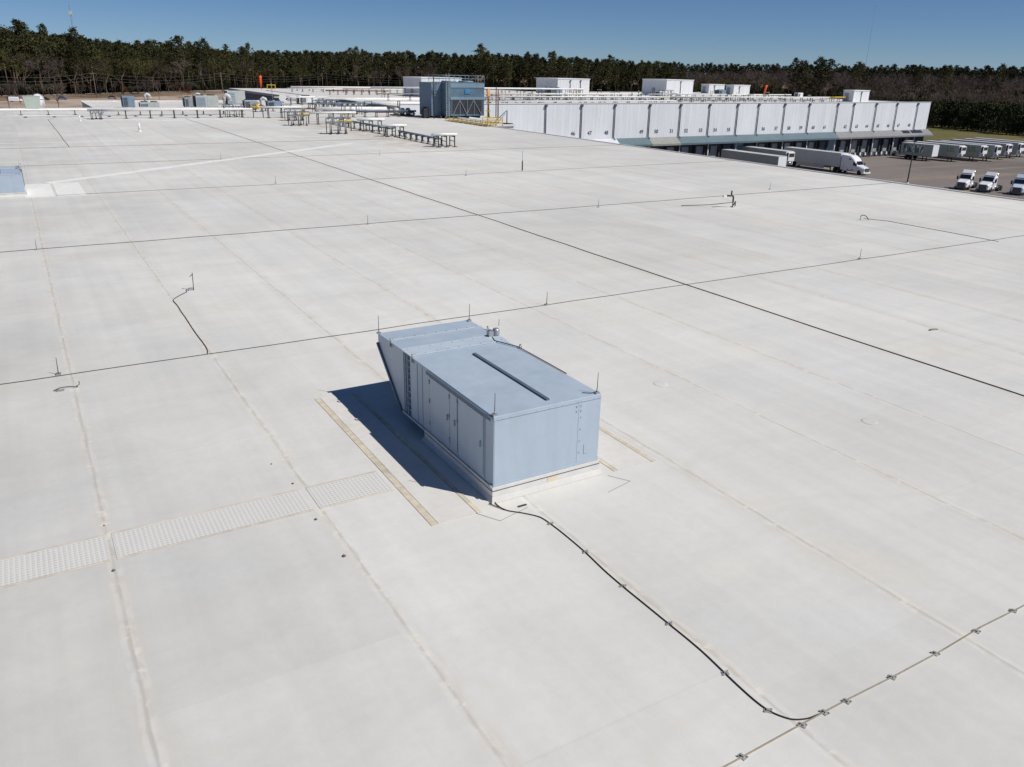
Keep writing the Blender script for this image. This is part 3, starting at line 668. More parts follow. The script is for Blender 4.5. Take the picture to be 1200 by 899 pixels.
for px, py, lb in ((1019, 494, 'round membrane patch at the right of the roof'), (774, 450, 'round membrane patch near the right hand unit corner')):
    q = P(px, py); o = MB().lathe([(.19, 0), (.185, .003), (.12, .004), (.0, .004)], (0, 0, .002), 24).build('round_patch', M_ROOF); o.location = q; tag(o, lb, 'patch', 'round patches')
t = thing('small_tag', 'small dark tag lying before the sunny curb of the air unit', 'scrap', P(612, 593)); MB().box(-.09, -.02, .004, .09, .02, .016).build('plate', M_DARK, t)

# ------------------------------------------------------------------ pipe racks
def roofz(x, y):
    if 62 < x < 222 and 146.3 < y < 240: return .602
    if (56.9 < x < 62 and y > 197) or (56.9 < x < 150 and y > 240): return .452
    if y > 159.9 and x < 56.9: return -.218
    return .002
def rack(label, a, b, h, n, pipes=((0, .14, 0),), mm=M_JACKET, wid=.7, group='pipe racks on the roof', leg=.045, low=False, smat=M_DARK):
    """straight insulated pipes from a to b on H shaped supports"""
    z0 = roofz(*a); a, b = Vector((*a, z0)), Vector((*b, z0)); d = b - a; L = d.length; rz = math.atan2(d.y, d.x)
    t = thing('pipe_rack', label, 'pipe rack', (a.x, a.y, a.z), rz, group)
    for off, r, dz in pipes:
        MB().tube([(0, off, h + r + dz), (L, off, h + r + dz)], r, 10).build('pipe', mm, t)
    k = MB(); w2 = wid / 2
    for y in (-w2, w2):
        k.box(-leg, y - leg, .03, leg, y + leg, h + .05); k.box(-.22, y - .16, 0, .22, y + .16, .05)
    k.box(-leg, -w2 - .1, h - leg * 2, leg, w2 + .1, h - .002)
    if h > .9: k.box(-leg * .7, -w2, h * .5, leg * .7, w2, h * .5 + .06)
    me = k.mesh('support', smat)
    for i in range(n):
        o = bpy.data.objects.new('support', me); COL.objects.link(o); o.parent = t; o.location = ((i + .5) / n * L, 0, 0)
    return t
P2 = ((-.25, .15, 0), (.22, .11, 0)); P3 = ((-.5, .16, 0), (0, .16, 0), (.5, .16, 0))
rack('long white pipe on low stands along the far left edge of the roof', (-45, 139.6), (13.2, 139), .55, 17, ((0, .15, 0),))
rack('white pipe on stands in the left row before the grey equipment', (9, 128.8), (31, 128.2), 1.0, 7, ((0, .16, 0), (.4, .08, -.1)))
rack('thin pipe on low stands behind the white far left pipe', (12.2, 137.6), (30, 136.4), .5, 6, ((0, .08, 0),))
rack('low grey conduit on sleepers along the far left roof', (-45, 133.2), (31, 133), .12, 22, ((0, .06, 0),), M_GALV, .3)
rack('white pipe bridge left of the first tall manifold', (31.8, 126.4), (37.6, 126.2), 1.35, 3, P2)
rack('white pipe bridge between the two tall manifolds', (34.3, 111.2), (40.6, 111), 1.35, 3, P2)
rack('white pipe bridge just behind the nearest run', (36.2, 98.4), (39.6, 98.2), 1.2, 3, P2, wid=1.3)
rack('white pipe bridge second from the near end of the run', (35.9, 89.9), (38.8, 89.7), 1.05, 3, P2, wid=1.2)
rack('nearest white topped pipe bridge ending the run on the roof', (35.9, 76.5), (38.5, 76.3), 1.05, 3, P2, wid=1.3)
rack('grey pipe run linking the two nearest pipe bridges', (37.6, 88.6), (37.4, 77.6), .62, 7, ((-.2, .08, 0), (.15, .06, 0)), M_BLUEGREY, .8)
rack('grey pipe run linking the middle pipe bridges', (37.7, 110), (37.7, 91), .7, 9, ((-.2, .1, 0), (.2, .07, 0)), M_BLUEGREY, .8)
rack('thick white pipe lying along the roof left of the cooling tower', (44, 138.8), (56, 137.6), .28, 5, ((0, .33, 0), (.7, .16, 0)), wid=1.2)
rack('thick white pipe behind the dark pipe bundle', (50, 176), (86, 174.5), .5, 9, ((0, .38, 0), (1, .2, 0)), wid=1.6)
rack('bundle of dark blue pipes on low stands running away at the roof joint', (60.4, 176), (60.4, 148), .35, 8, P3, M_PIPE_D, 1.5)
rack('second white pipe along the roof behind the compressor skid', (58, 156), (76, 155), .4, 6, ((0, .3, 0), (.8, .14, 0)))
rack('far white pipe rack left of the white penthouse', (64, 226), (86, 224), .7, 8, P2)
rack('low brown pipe rack in the middle of the far roof', (68, 206), (84, 204.5), .8, 8, P2, M_RUST)
rack('far long white pipe rack beyond the dark shaded wall', (68, 236), (92, 235), .8, 7, ((0, .2, 0), (.6, .12, 0)))
rack('white pipe run from the cooling tower towards the first penthouse', (69, 148.8), (132, 150.0), .55, 16, P2)
rack('long pipe rack behind the parapet of the dock wall, left half', (84, 163), (140, 161.6), .95, 16, P2)
rack('long pipe rack behind the parapet of the dock wall, right half', (142, 161.5), (200, 160.5), .95, 15, P2)
rack('white pipe rack before the middle penthouses', (98, 186), (150, 184), .9, 18, P2)
rack('white pipe rack before the right penthouse pair', (152, 184), (206, 182), .9, 18, P2)
rack('dark pipe rack at the back of the dock roof', (118, 208), (130, 207), 1.6, 5, P2, M_PIPE_D)
rack('dark pipe run along the penthouse fronts', (100, 172), (170, 170.5), .5, 22, ((0, .12, 0), (.4, .1, 0)), M_PIPE_D)
rack('thin beige pipe run behind the cooling tower', (68, 172), (128, 170), 1.2, 12, ((0, .14, 0), (.5, .1, 0)), M_BEIGE0)
rack('pair of white pipes on high stands right of the cooling tower', (70, 180), (126, 178), 2.2, 11, ((0, .2, 0), (1.0, .12, 0)), wid=1.6)
rack('short yellow pipe rail left of the small right penthouse', (196.5, 159.4), (203, 159.2), 1.0, 3, ((0, .16, 0),), M_YELLOW)
rack('dark low pipe run closest to the dock wall parapet, left part', (80, 159.6), (137, 158.6), .45, 17, ((0, .09, 0), (.3, .06, 0)), M_PIPE_D, .6)
rack('dark low pipe run closest to the dock wall parapet, right part', (139, 158.5), (193, 157.5), .45, 15, ((0, .09, 0), (.3, .06, 0)), M_PIPE_D, .6)
rack('tan pipe run in the middle of the dock roof', (86, 168.5), (176, 166.5), .8, 23, ((0, .11, 0), (.45, .08, 0)), M_BEIGE0)
rack('dark pipe pair crossing the main roof behind the second manifold', (41, 126), (56, 125.4), .7, 8, P2, M_PIPE_D)
rack('blue grey pipe run behind the small bright box unit', (46, 148.5), (58, 148), .9, 7, P2, M_BLUEGREY)
rack('low rust pipe run left of the dark pipe bundle', (42, 143), (58.5, 142.4), .35, 7, ((0, .1, 0), (.35, .08, 0)), M_RUST)
rack('white pipe run on tall stands behind the satellite dish', (46, 172), (57, 171.5), 1.3, 5, P2)
rack('white pipe row on stands at the far side of the rear roof', (76, 216), (100, 215), .9, 12, P2)
def manifold(label, x, y, n, h, sp=.5):
    t = thing('pipe_manifold', label, 'pipe manifold', (x, y, roofz(x, y)), 0, 'tall pipe manifolds')
    for i in range(n):
        yy = (i % 2) * .9
        MB().tube([(i * sp, yy, 0), (i * sp, yy, h - .25), (i * sp + .05, yy + .1, h - .06), (i * sp + .1, yy + .5, h)], .09, 8).build('riser', M_GALV, t)
        MB().lathe([(.2, 0), (.14, .08), (.1, .12)], (i * sp, yy, .003), 8).build('flashing', M_DARK, t)
    k = MB().box(-.2, -.1, h * .72, n * sp, 1.1, h * .72 + .07); k.box(-.2, .35, h - .1, n * sp, .45, h + .06); k.build('frame', mat('weathered grey steel', (.19, .20, .21), .6, .2, .2), t)
    for i in (0, n - 1): MB().box(i * sp - .12, 1.0, 0, i * sp - .05, 1.08, h).build('leg', M_DARK, t)
    return t
manifold('tall grey pipe manifold with many legs at the corner of the far rack', 31.2, 109.2, 5, 1.7)
manifold('nearest tall grey pipe manifold, left of the white pipe bridges', 31.4, 94.4, 6, 1.75, .45)
manifold('small grey pipe manifold on the far left of the roof', 9.4, 127.2, 3, 1.1)
manifold('grey pipe manifold among the stands at the end of the far left rack', 27.4, 128.6, 5, 1.5)
manifold('grey pipe manifold behind the yellow valve', 33.5, 119, 6, 1.6)
stm = MB().box(-.06, -.06, 0, .06, .06, 1.0).mesh('leg', M_DARK); bmm = MB().box(-.1, -.1, 1.0, 1.5, .1, 1.12).mesh('beam', M_GALV); ftm = MB().box(-.3, -.3, 0, .3, .3, .08).mesh('foot', M_DARK)
SR = random.Random(5)
for i in range(92):
    if i < 50: px_, py_, z_ = SR.uniform(262, 470), SR.uniform(114, 132), 0
    else: px_, py_, z_ = SR.uniform(600, 985), SR.choice((110.5, 113.5, 116.2, 117.6)) + SR.uniform(-.6, .6), .6
    q = P(px_, py_, z_); q.z = roofz(q.x, q.y)
    if z_ and not (64 < q.x < 218 and 150 < q.y < 236): continue
    if not z_ and (q.x > 61 or q.y > 157): continue
    t = thing('pipe_stand', 'small dark pipe stand among the far roof pipework', 'pipe stand', q, SR.uniform(0, 3.1), 'small pipe stands on the far roofs'); t.scale = (1, 1, SR.uniform(.6, 1.5))
    for nm, me, x_ in (('leg', stm, 0), ('leg', stm, 1.4), ('foot', ftm, 0), ('foot', ftm, 1.4), ('beam', bmm, 0)):
        o = bpy.data.objects.new(nm, me); COL.objects.link(o); o.parent = t; o.location = (x_, 0, 0)
manifold('tangled grey manifold between the yellow mast and the bright box unit', 44.0, 139.5, 8, 1.9, .55)
manifold('tangled grey manifold right of the bright box unit', 46.8, 133.0, 7, 1.7, .5)
manifold('grey manifold on the dock roof before the first penthouse', 128, 188, 7, 2.2, .6)
manifold('grey manifold on the dock roof beside the middle penthouse', 164, 191, 6, 1.9, .6)
def valve(label, x, y, z):
    t = thing('yellow_valve', label, 'valve', (x, y, roofz(x, y)), 0, 'yellow valves')
    MB().lathe([(.0, 0), (.16, .02), (.3, .2), (.3, .45), (.16, .62), (0, .64)], (0, 0, z), 12).build('valve_body', M_YELLOW, t)
    MB().tube([(-.9, 0, z + .3), (.9, 0, z + .3)], .13, 8).build('pipe', M_YELLOW, t)
    k = MB().tube([(0, 0, z + .6), (0, 0, z + 1.0)], .05, 6); k.lathe([(.25, 0), (.28, .03), (.25, .06)], (0, 0, z + .95), 12); k.build('handwheel', M_YELLOW, t)
    for x_ in (-.7, .7): MB().box(x_ - .05, -.05, 0, x_ + .05, .05, z + .2).build('leg', M_DARK, t)
valve('yellow valve beside the white pipe bridge between the manifolds', 33.6, 111.8, .95)
valve('yellow valve on the pipe right of the nearest manifold', 35.0, 99.3, .85)
valve('small yellow valve at the left end of the first white bridge', 31.4, 126.8, 1.2)
valve('yellow valve in front of the first penthouse on the dock roof', 133.5, 190, 1.6)

# ------------------------------------------------------------------ rooftop equipment
def fan(t, x, y, z, r):
    f = MB().lathe([(r, 0), (r, .12), (r * .9, .16), (r * .9, .06), (0, .06)], (x, y, z), 16).build('fan_guard', M_DARK, t); return f
def equip(name, label, cat, x, y, sx, sy, h, mm, kind=0, group='equipment boxes on the far roof', z=0):
    t = thing(name, label, cat, (x, y, roofz(x, y)), 0, group)
    MB().box(0, 0, .18, sx, sy, h).build('cabinet', mm, t, .03)
    k = MB().box(.1, .05, 0, .25, sy - .05, .179); k.box(sx - .25, .05, 0, sx - .1, sy - .05, .179); k.each('base_rail', M_DARK, t)
    k = MB()
    for i in range(7): k.box(.12, -.03, .3 + i * (h - .5) / 7, sx * .42, -.002, .3 + (i + .55) * (h - .5) / 7)
    k.build('louvre', M_BLUEGREY if mm is M_LTGREY else M_DARK, t)
    MB().box(sx * .5, -.025, .25, sx * .95, -.002, h - .1).build('access_panel', mm, t)
    k = MB()
    for i in range(6): k.box(-.03, .15 + i * (sy - .3) / 6, .3, -.002, .15 + (i + .7) * (sy - .3) / 6, h - .15)
    k.build('coil_guard', M_DARK, t)
    if kind:
        for i in range(kind): fan(t, sx * (i + .5) / kind, sy * .5, h, min(sx / kind, sy) * .36)
    return t
# grey-green unit with flared sides at the far left edge
t = thing('rooftop_unit', 'pale grey green box unit with flared sides at the far left edge of the roof', 'rooftop unit', (2.1, 149.3, 0), 0, 'equipment boxes on the far roof')
MB().prism([(0, .25), (1.95, .25), (2.0, 1.1), (2.15, 2.1), (-.2, 2.1), (-.05, 1.1)], 0, 2.6, 1).build('cabinet', mat('grey green paint', (.42, .48, .42), .5, 0, .06), t, .03)
MB().box(.05, .1, 0, 1.9, 2.5, .249).build('base_rail', M_BLUEGREY, t); MB().box(-.22, -.03, 2.101, 2.17, 2.63, 2.16).build('lid', M_LTGREY, t)
MB().box(.3, -.02, .4, 1.6, -.002, 1.7).build('access_panel', mat('grey green paint', (.42, .48, .42)), t)
equip('rooftop_unit', 'small blue grey box unit between the two white strips', 'rooftop unit', 17, 161.2, 1.9, 2.6, 2.0, M_BLUEGREY, 0, z=-.22)
equip('condenser_unit', 'low pale condenser right of the small blue grey box', 'condenser', 19.6, 160.6, 3.2, 1.6, 1.0, M_LTGREY, 2, z=-.22)
equip('condenser_unit', 'dark louvred condenser at the left side of the big grey unit', 'condenser', 27.2, 161.4, 1.4, 2.4, 1.75, M_GALV, 1, z=-.22)
equip('rooftop_unit', 'big light grey unit behind the far left pipe rack', 'rooftop unit', 29.0, 160.8, 3.9, 3.0, 2.1, M_LTGREY, 2, z=-.22)
equip('rooftop_unit', 'light grey unit with a raised side cabinet right of the white fans', 'rooftop unit', 37.2, 173, 3.4, 3.0, 2.6, M_LTGREY, 1, z=-.22)
equip('rooftop_unit', 'small bright box unit behind the tall manifold', 'rooftop unit', 51.8, 174.2, 3.4, 2.4, 1.6, M_WPAINT, 1, z=-.22)
equip('condenser_unit', 'grey condenser among the pipe clutter behind the far rack', 'condenser', 35.0, 150, 2.2, 1.6, 1.5, M_GALV, 2)
equip('condenser_unit', 'dark grey condenser beside the foot of the cooling tower', 'condenser', 55.3, 120.6, 1.0, 1.0, 1.55, M_DARK, 1)
equip('condenser_unit', 'low blue grey condenser left of the yellow mast', 'condenser', 39.6, 152.5, 2.6, 1.5, 1.3, M_BLUEGREY, 2)
equip('condenser_unit', 'white topped condenser beside the middle penthouse', 'condenser', 168, 198, 3.2, 2.2, 1.4, M_WPAINT, 2, z=.18)
equip('condenser_unit', 'grey blue condenser stack left of the first right penthouse', 'condenser', 127.4, 195, 3.6, 2.6, 2.2, M_BLUEGREY, 2, z=.18)
equip('condenser_unit', 'pale condenser between the small far pair of penthouses', 'condenser', 205.5, 212, 3, 2.2, 1.5, M_BLUEGREY, 2, z=.18)
equip('condenser_unit', 'tiny white condenser beyond the second windsock', 'condenser', 214, 186, 2.2, 1.6, 1.5, M_WPAINT, 1, z=.18)
def gooseneck(label, x, y, h, r=.35, z=-.22):
    t = thing('exhaust_fan', label, 'exhaust fan', (x, y, z), 0, 'white exhaust fans')
    MB().tube([(0, 0, 0), (0, 0, h * .6), (.1, -.05, h * .8), (.45, -.2, h * .95), (.8, -.35, h * .85), (.95, -.42, h * .62)], r, 12).build('duct', mat('dull white duct', (.62, .62, .61), .5, 0, .15), t)
    MB().box(-.5, -.5, 0, .5, .5, .25).build('curb', M_LTGREY, t); MB().lathe([(r * 1.25, 0), (r * 1.2, .15), (r * .8, .2)], (.97, -.43, h * .5), 12).build('cowl', M_LTGREY, t)
gooseneck('white curved exhaust duct between the big grey unit and the next box', 34.4, 163.2, 2.3, .36)
gooseneck('bright curved exhaust duct just behind the left white strip', 23.5, 184, 1.7, .25)
gooseneck('bright exhaust duct behind the right white strip', 33.5, 186, 1.7, .25)
gooseneck('short white exhaust duct right of the grey box cabinet', 41.8, 166, 1.6, .28)
# satellite dish
t = thing('satellite_dish', 'pale round satellite dish right of the yellow mast', 'satellite dish', (45.3, 163.1, -.22))
MB().tube([(0, 0, 0), (0, 0, 1.2)], .06, 8).build('mast', M_GALV, t)
d = MB().lathe([(0, 0), (.25, .03), (.5, .11), (.72, .24)], (0, 0, 0), 20).build('dish', M_JACKET, t); d.location = (0, -.1, 1.65); d.rotation_euler = (R_(70), 0, R_(-30))
k = MB().tube([(-.8, -.1, .03), (0, 0, 1.0)], .03, 6); k.tube([(.8, -.1, .03), (0, 0, 1.0)], .03, 6); k.box(-.9, -.6, 0, .9, .5, .05); k.build('ballast_frame', M_DARK, t)
def windsock(label, x, y, h, sl, lean, z):
    t = thing('windsock', label, 'windsock', (x, y, roofz(x, y)), 0, 'orange windsocks')
    MB().tube([(0, 0, 0), (0, 0, h)], .05, 6).build('pole', M_DARK, t)
    MB().tube([(-.1, 0, h - .1), (-.15 + lean * .2, 0, h - sl * .3), (-.2 + lean * .5, 0, h - sl * .6), (-.2 + lean, 0, h - sl)], .42, 12, .22).build('sock', M_SOCK, t)
    MB().tube([(-.2, 0, h + .02), (.12, 0, h + .02)], .04, 6).build('swivel', M_DARK, t)
windsock('limp orange windsock above the dark shaded wall at the left', 62.5, 246, 3.9, 3.2, .1, .1)
windsock('small orange windsock leaning on the dock roof right of the small penthouse pair', 206, 192, 3.6, 2.7, -.55, .18)
t = thing('davit_mast', 'slim mast with a yellow square frame beside the orange windsock', 'mast', (43.3, 163, -.22))
MB().tube([(0, 0, 0), (0, 0, 4.3)], .05, 6).build('pole', M_TANC, t)
k = MB()
for z in (3.2, 3.9): k.box(-.85, -.05, z, .75, .05, z + .12)
for x in (-.85, .65): k.box(x, -.04, 3.2, x + .1, .04, 4.0)
k.build('frame', M_YELLOW, t)

# cooling tower
M_BLUEGREY_T = mat('weathered blue tower steel', (.105, .165, .215), .5, .1, .22, 1.2)
t = thing('cooling_tower', 'tall blue grey cooling tower with a railed top and cross braced louvres', 'cooling tower', (58.6, 119.6, 0))
X1, Y1, H1 = 6.8, 5.4, 5.3
MB().box(0, 0, .35, X1, Y1, H1).build('casing', M_BLUEGREY_T, t, .02)
MB().box(-1.75, 1.6, .3, -.02, Y1 + .6, H1 - .05).build('side_casing', mat('dull blue steel', (.14, .20, .27), .5, .1, .12), t, .02)
MB().box(.9, -.05, .7, X1 - .25, -.01, 2.75).build('louvre_bank', M_DARK, t)
k = MB()
for i in range(9): k.box(.9, -.08, .8 + i * .21, X1 - .25, -.051, .83 + i * .21)
k.build('louvre', M_PIPE_D, t)
k = MB().box(.75, -.1, 2.78, X1, -.01, 3.2); k.box(.75, -.06, 4.55, X1, -.01, 5.2); k.build('belt_panel', mat('pale blue steel', (.20, .29, .355), .5, .1, .1), t)
MB().box(3.3, -.09, 3.65, 4.3, -.011, 4.3).build('blue_panel', mat('bright blue paint', (.05, .22, .42), .5), t)
k = MB()
for x0, x1 in ((1.2, 2.4), (3.6, 2.4), (3.6, 4.8), (6.2, 4.8)): k.bar((x0, -.13, .6), (x1, -.13, 2.75), .07, .07)
for x in (.95, 2.4, 3.7, 4.9, 6.3): k.bar((x, -.13, .4), (x, -.13, 2.8), .06, .06)
k.build('brace', M_GALV, t)
k = MB()
for x in (-.05, .45): k.box(x, -.22, .2, x + .06, -.15, 6.6)
for i in range(18): k.box(-.04, -.2, .4 + i * .34, .5, -.17, .44 + i * .34)
k.build('ladder', M_GALV, t)
k = MB()
for x in (-.4, 1.5, 3.4, 5.2, X1): k.bar((x, .05, H1), (x, .05, H1 + 1.05), .05, .05); k.bar((x, Y1, H1), (x, Y1, H1 + 1.05), .05, .05)
for z in (.55, 1.02):
    k.bar((-.4, .05, H1 + z), (X1, .05, H1 + z), .05, .05); k.bar((-.4, Y1, H1 + z), (X1, Y1, H1 + z), .05, .05); k.bar((X1, .05, H1 + z), (X1, Y1, H1 + z), .05, .05); k.bar((-.4, .05, H1 + z), (-.4, Y1, H1 + z), .05, .05)
k.build('railing', M_BLUEGREY, t)
for x in (1.9, 4.9): MB().lathe([(1.25, 0), (1.2, .22), (1.12, .22), (1.1, .06), (0, .06)], (x, 2.7, H1 + .002), 20).build('fan_stack', M_BLUEGREY, t)
k = MB().box(-2.6, -.3, 3.4, -1.77, .6, 3.46)
for p_ in ((-2.58, -.28), (-1.8, -.28), (-2.58, .56)): k.bar((*p_, 3.46), (*p_, 4.5), .05, .05)
k.bar((-2.6, -.28, 4.5), (-1.77, -.28, 4.5), .05, .05); k.bar((-2.58, -.28, 4.5), (-2.58, .58, 4.5), .05, .05); k.build('side_landing', M_PIPE_D, t)
MB().tube([(-1.95, .2, 0), (-1.95, .2, 6.2)], .09, 6).build('post', M_DARK, t)
k = MB()
for x in (-.8, .3, 2, 4, 6): k.box(x, .3, 0, x + .25, Y1 - .3, .349)
k.build('base_frame', M_DARK, t)
t = thing('pipe_riser', 'tall orange pipe riser at the right side of the cooling tower', 'pipe', (66.6, 120.4, 0), 0, 'coloured risers by the tower')
MB().tube([(0, 0, 0), (0, 0, 4.0), (.1, .3, 4.3)], .24, 10).build('pipe', M_ORANGE, t); MB().box(-.4, -.4, 0, .4, .4, .1).build('base', M_DARK, t)
k = MB(); [k.box(-.3, -.3, z, .3, .3, z + .08) for z in (1.0, 2.2, 3.3)]; k.each('flange', M_YELLOW, t)
t = thing('pipe_riser', 'thin rust red pipe pair right of the orange riser', 'pipe', (67.9, 119.5, 0), 0, 'coloured risers by the tower')
MB().tube([(0, 0, 0), (0, 0, 4.4)], .1, 8).build('pipe', M_RUST, t); MB().tube([(-.5, -.2, 0), (-.5, -.2, 4.7)], .08, 8).build('pipe', M_DARK, t); MB().bar((-1.3, 0, 3.4), (.4, 0, 3.4), .1, .1).build('bracket', M_RUST, t); MB().box(-.7, -.35, 0, .25, .25, .06).build('base', M_DARK, t)
# compressor skid
t = thing('compressor_skid', 'beige skid of pumps and rounded pipework left of the cooling tower', 'pump skid', (53.2, 127.6, 0))
MB().box(0, 0, 0, 3.6, 1.8, .18).build('skid', M_DARK, t)
M_BEIGE = mat('beige insulated shell', (.58, .54, .44), .6, 0, .12)
for x, r in ((.7, .5), (1.8, .45), (2.8, .42)): MB().lathe([(0, 0), (r * .7, .03), (r, .25), (r, .75), (r * .7, 1.0), (0, 1.05)], (x, .8, .18), 14).build('vessel', M_BEIGE, t)
MB().tube([(-2.4, .8, .6), (0, .8, .6), (.7, .8, .75)], .16, 8).build('pipe', M_RED, t); MB().tube([(2.8, .2, .5), (3.5, .2, .5), (3.7, .2, .2)], .2, 8).build('elbow', M_GALV, t)

# yellow railed crossover on the roof edge, with the davit
t = thing('yellow_platform', 'yellow railed crossover platform at the roof edge before the cooling tower', 'platform', (56.0, 101.5, 0))
k = MB()
for i in range(10):
    y = i * 1.45; k.bar((0, y, 0), (0, y, .55), .07, .07); k.bar((1.3, y, 0), (1.3, y, .55), .07, .07)
for z in (.3, .55): k.bar((0, 0, z), (0, 13.05, z), .06, .06); k.bar((1.3, 0, z), (1.3, 13.05, z), .06, .06); k.bar((0, 0, z), (1.3, 0, z), .06, .06)
k.build('railing', M_YELLOW, t)
MB().box(.05, .05, .06, 1.25, 13, .10).build('deck', mat('yellow brown grating', (.33, .25, .10), .7), t)
k = MB()
for x, y in ((0, -.2), (2.3, -.2), (2.3, 1.4), (0, 1.4)): k.bar((x, y, 0), (x, y, 1.15), .09, .09)
for z in (.45, .8, 1.12): k.bar((0, -.2, z), (2.3, -.2, z), .08, .08); k.bar((2.3, -.2, z), (2.3, 1.4, z), .08, .08); k.bar((0, 1.4, z), (2.3, 1.4, z), .08, .08)
k.build('end_guard', M_YELLOW, t)
MB().bar((.15, .3, 0), (.15, .3, 2.4), .06, .06).build('post', M_YELLOW, t)
t = thing('davit_crane', 'small dark davit crane standing beside the yellow platform', 'davit', (60.3, 105.6, 0))
MB().tube([(1.3, .2, 0), (1.3, .2, 1.9)], .07, 6).build('post', M_DARK, t); k = MB().tube([(-.9, .2, .15), (1.1, .2, 1.75), (1.32, .2, 1.85)], .06, 6); k.tube([(-.3, .2, .1), (1.05, .2, 1.5)], .05, 6); k.build('arm', M_BLUEGREY, t)
MB().box(.9, -.2, 0, 1.7, .6, .06).build('base', M_DARK, t)
tag(MB().tube([(60.4, 106.5, .12), (61.7, 105.2, .12), (61.8, 104.4, .12)], .06, 6).build('roof_hose', M_DARK), 'dark hose lying behind the yellow platform at the roof corner', 'hose')

# ------------------------------------------------------------------ trucks and trailers
def wheel(parent, x, y, r=.5, wd=.32, nm='wheel'):
    wl = MB().lathe([(r * .55, -wd / 2), (r * .92, -wd / 2), (r, -wd * .36), (r, wd * .36), (r * .92, wd / 2), (r * .55, wd / 2)], (x, y, r), 18, 0).build(nm, M_TYRE, parent)
    MB().lathe([(0, -wd * .42), (r * .54, -wd * .46), (r * .54, wd * .46), (0, wd * .42)], (x, y, r), 14, 0).build('rim', M_CHROME, wl)
    return wl
def make_trailer(label, loc, L=16.1, skin=M_TRAIL, reefer=True, logo=None, panel=False, skirt=True, group='semi trailers at the docks'):
    t = thing('semi_trailer', label, 'trailer', loc, 0, group)
    MB().box(-1.29, 0, 1.18, 1.29, L, 4.1).build('box_body', skin, t, .04)
    MB().box(-1.3, .02, 4.101, 1.3, L - .02, 4.14).build('roof', M_TRAIL, t)
    k = MB().box(-1.305, 0, 1.12, 1.305, L, 1.24); k.box(-1.305, 0, 4.02, -1.292, L, 4.1); k.build('side_rail', M_GALV, t)
    MB().box(-1.25, -.03, 1.25, 1.25, -.002, 4.05).build('front_panel', M_TRUCK, t)
    if reefer:
        rf = MB().box(-1.02, -.62, 2.0, 1.02, -.031, 3.95).build('reefer_unit', M_TRUCK, t, .06)
        k = MB().box(-.85, -.635, 2.9, .85, -.62, 3.7); k.box(-1.035, -.5, 2.35, -1.02, -.1, 3.75); k.build('grille', M_BLACK, rf)
        MB().tube([(-.5, -.3, 1.6), (.5, -.3, 1.6)], .3, 10).build('fuel_tank', M_CHROME, t)
    for y in (L - 3.2, L - 1.9):
        for x in (-1.02, 1.02): wheel(t, x, y, .5, .5)
    for x in (-.8, .8):
        k = MB().box(x - .08, 2.6, .12, x + .08, 2.8, 1.15); k.box(x - .18, 2.55, 0, x + .18, 2.85, .12); k.build('landing_leg', M_DARK, t)
    k = MB().box(-.5, 1, .9, -.35, L - .5, 1.115); k.box(.35, 1, .9, .5, L - .5, 1.115); k.box(-1.15, L - .3, .5, 1.15, L - .2, .62); k.build('chassis', M_DARK, t)
    if skirt:
        for x in (-1.24, 1.2): MB().box(x, 4.2, .42, x + .04, L - 4.2, 1.115).build('side_skirt', M_TRAIL, t)
    if logo:
        a = text_obj('logo_letters', 'US.', 1.75, M_GREEN, t, (-1.305, 2.1, 2.45), (R_(90), 0, R_(-90)))
        k = MB().box(-1.308, 1.0, 1.95, -1.295, 3.2, 2.12); k.box(-1.308, 1.0, 1.6, -1.295, 3.2, 1.74); k.build('logo_bar', M_GOLD, t)
    if panel:
        m_, n, b = newmat('printed side panel', .4); p = n.objc(); pp = n.vmul(p, (1, 1, 1))
        nz = n.noise(n.vmul(pp, (1, 2.2, .5)), 1.3, 4, .6)
        c = n.mix(n.ramp(nz, .49, .53), (.035, .075, .08), (.60, .64, .62)); c = n.mix(n.ramp(n.noise(pp, 2.6, 3), .58, .62), c, (.14, .24, .22)); n.put(b.inputs['Base Color'], c)
        MB().box(-1.306, 2.6, 1.75, -1.291, L - .8, 3.75).build('printed_panel', m_, t)
    return t
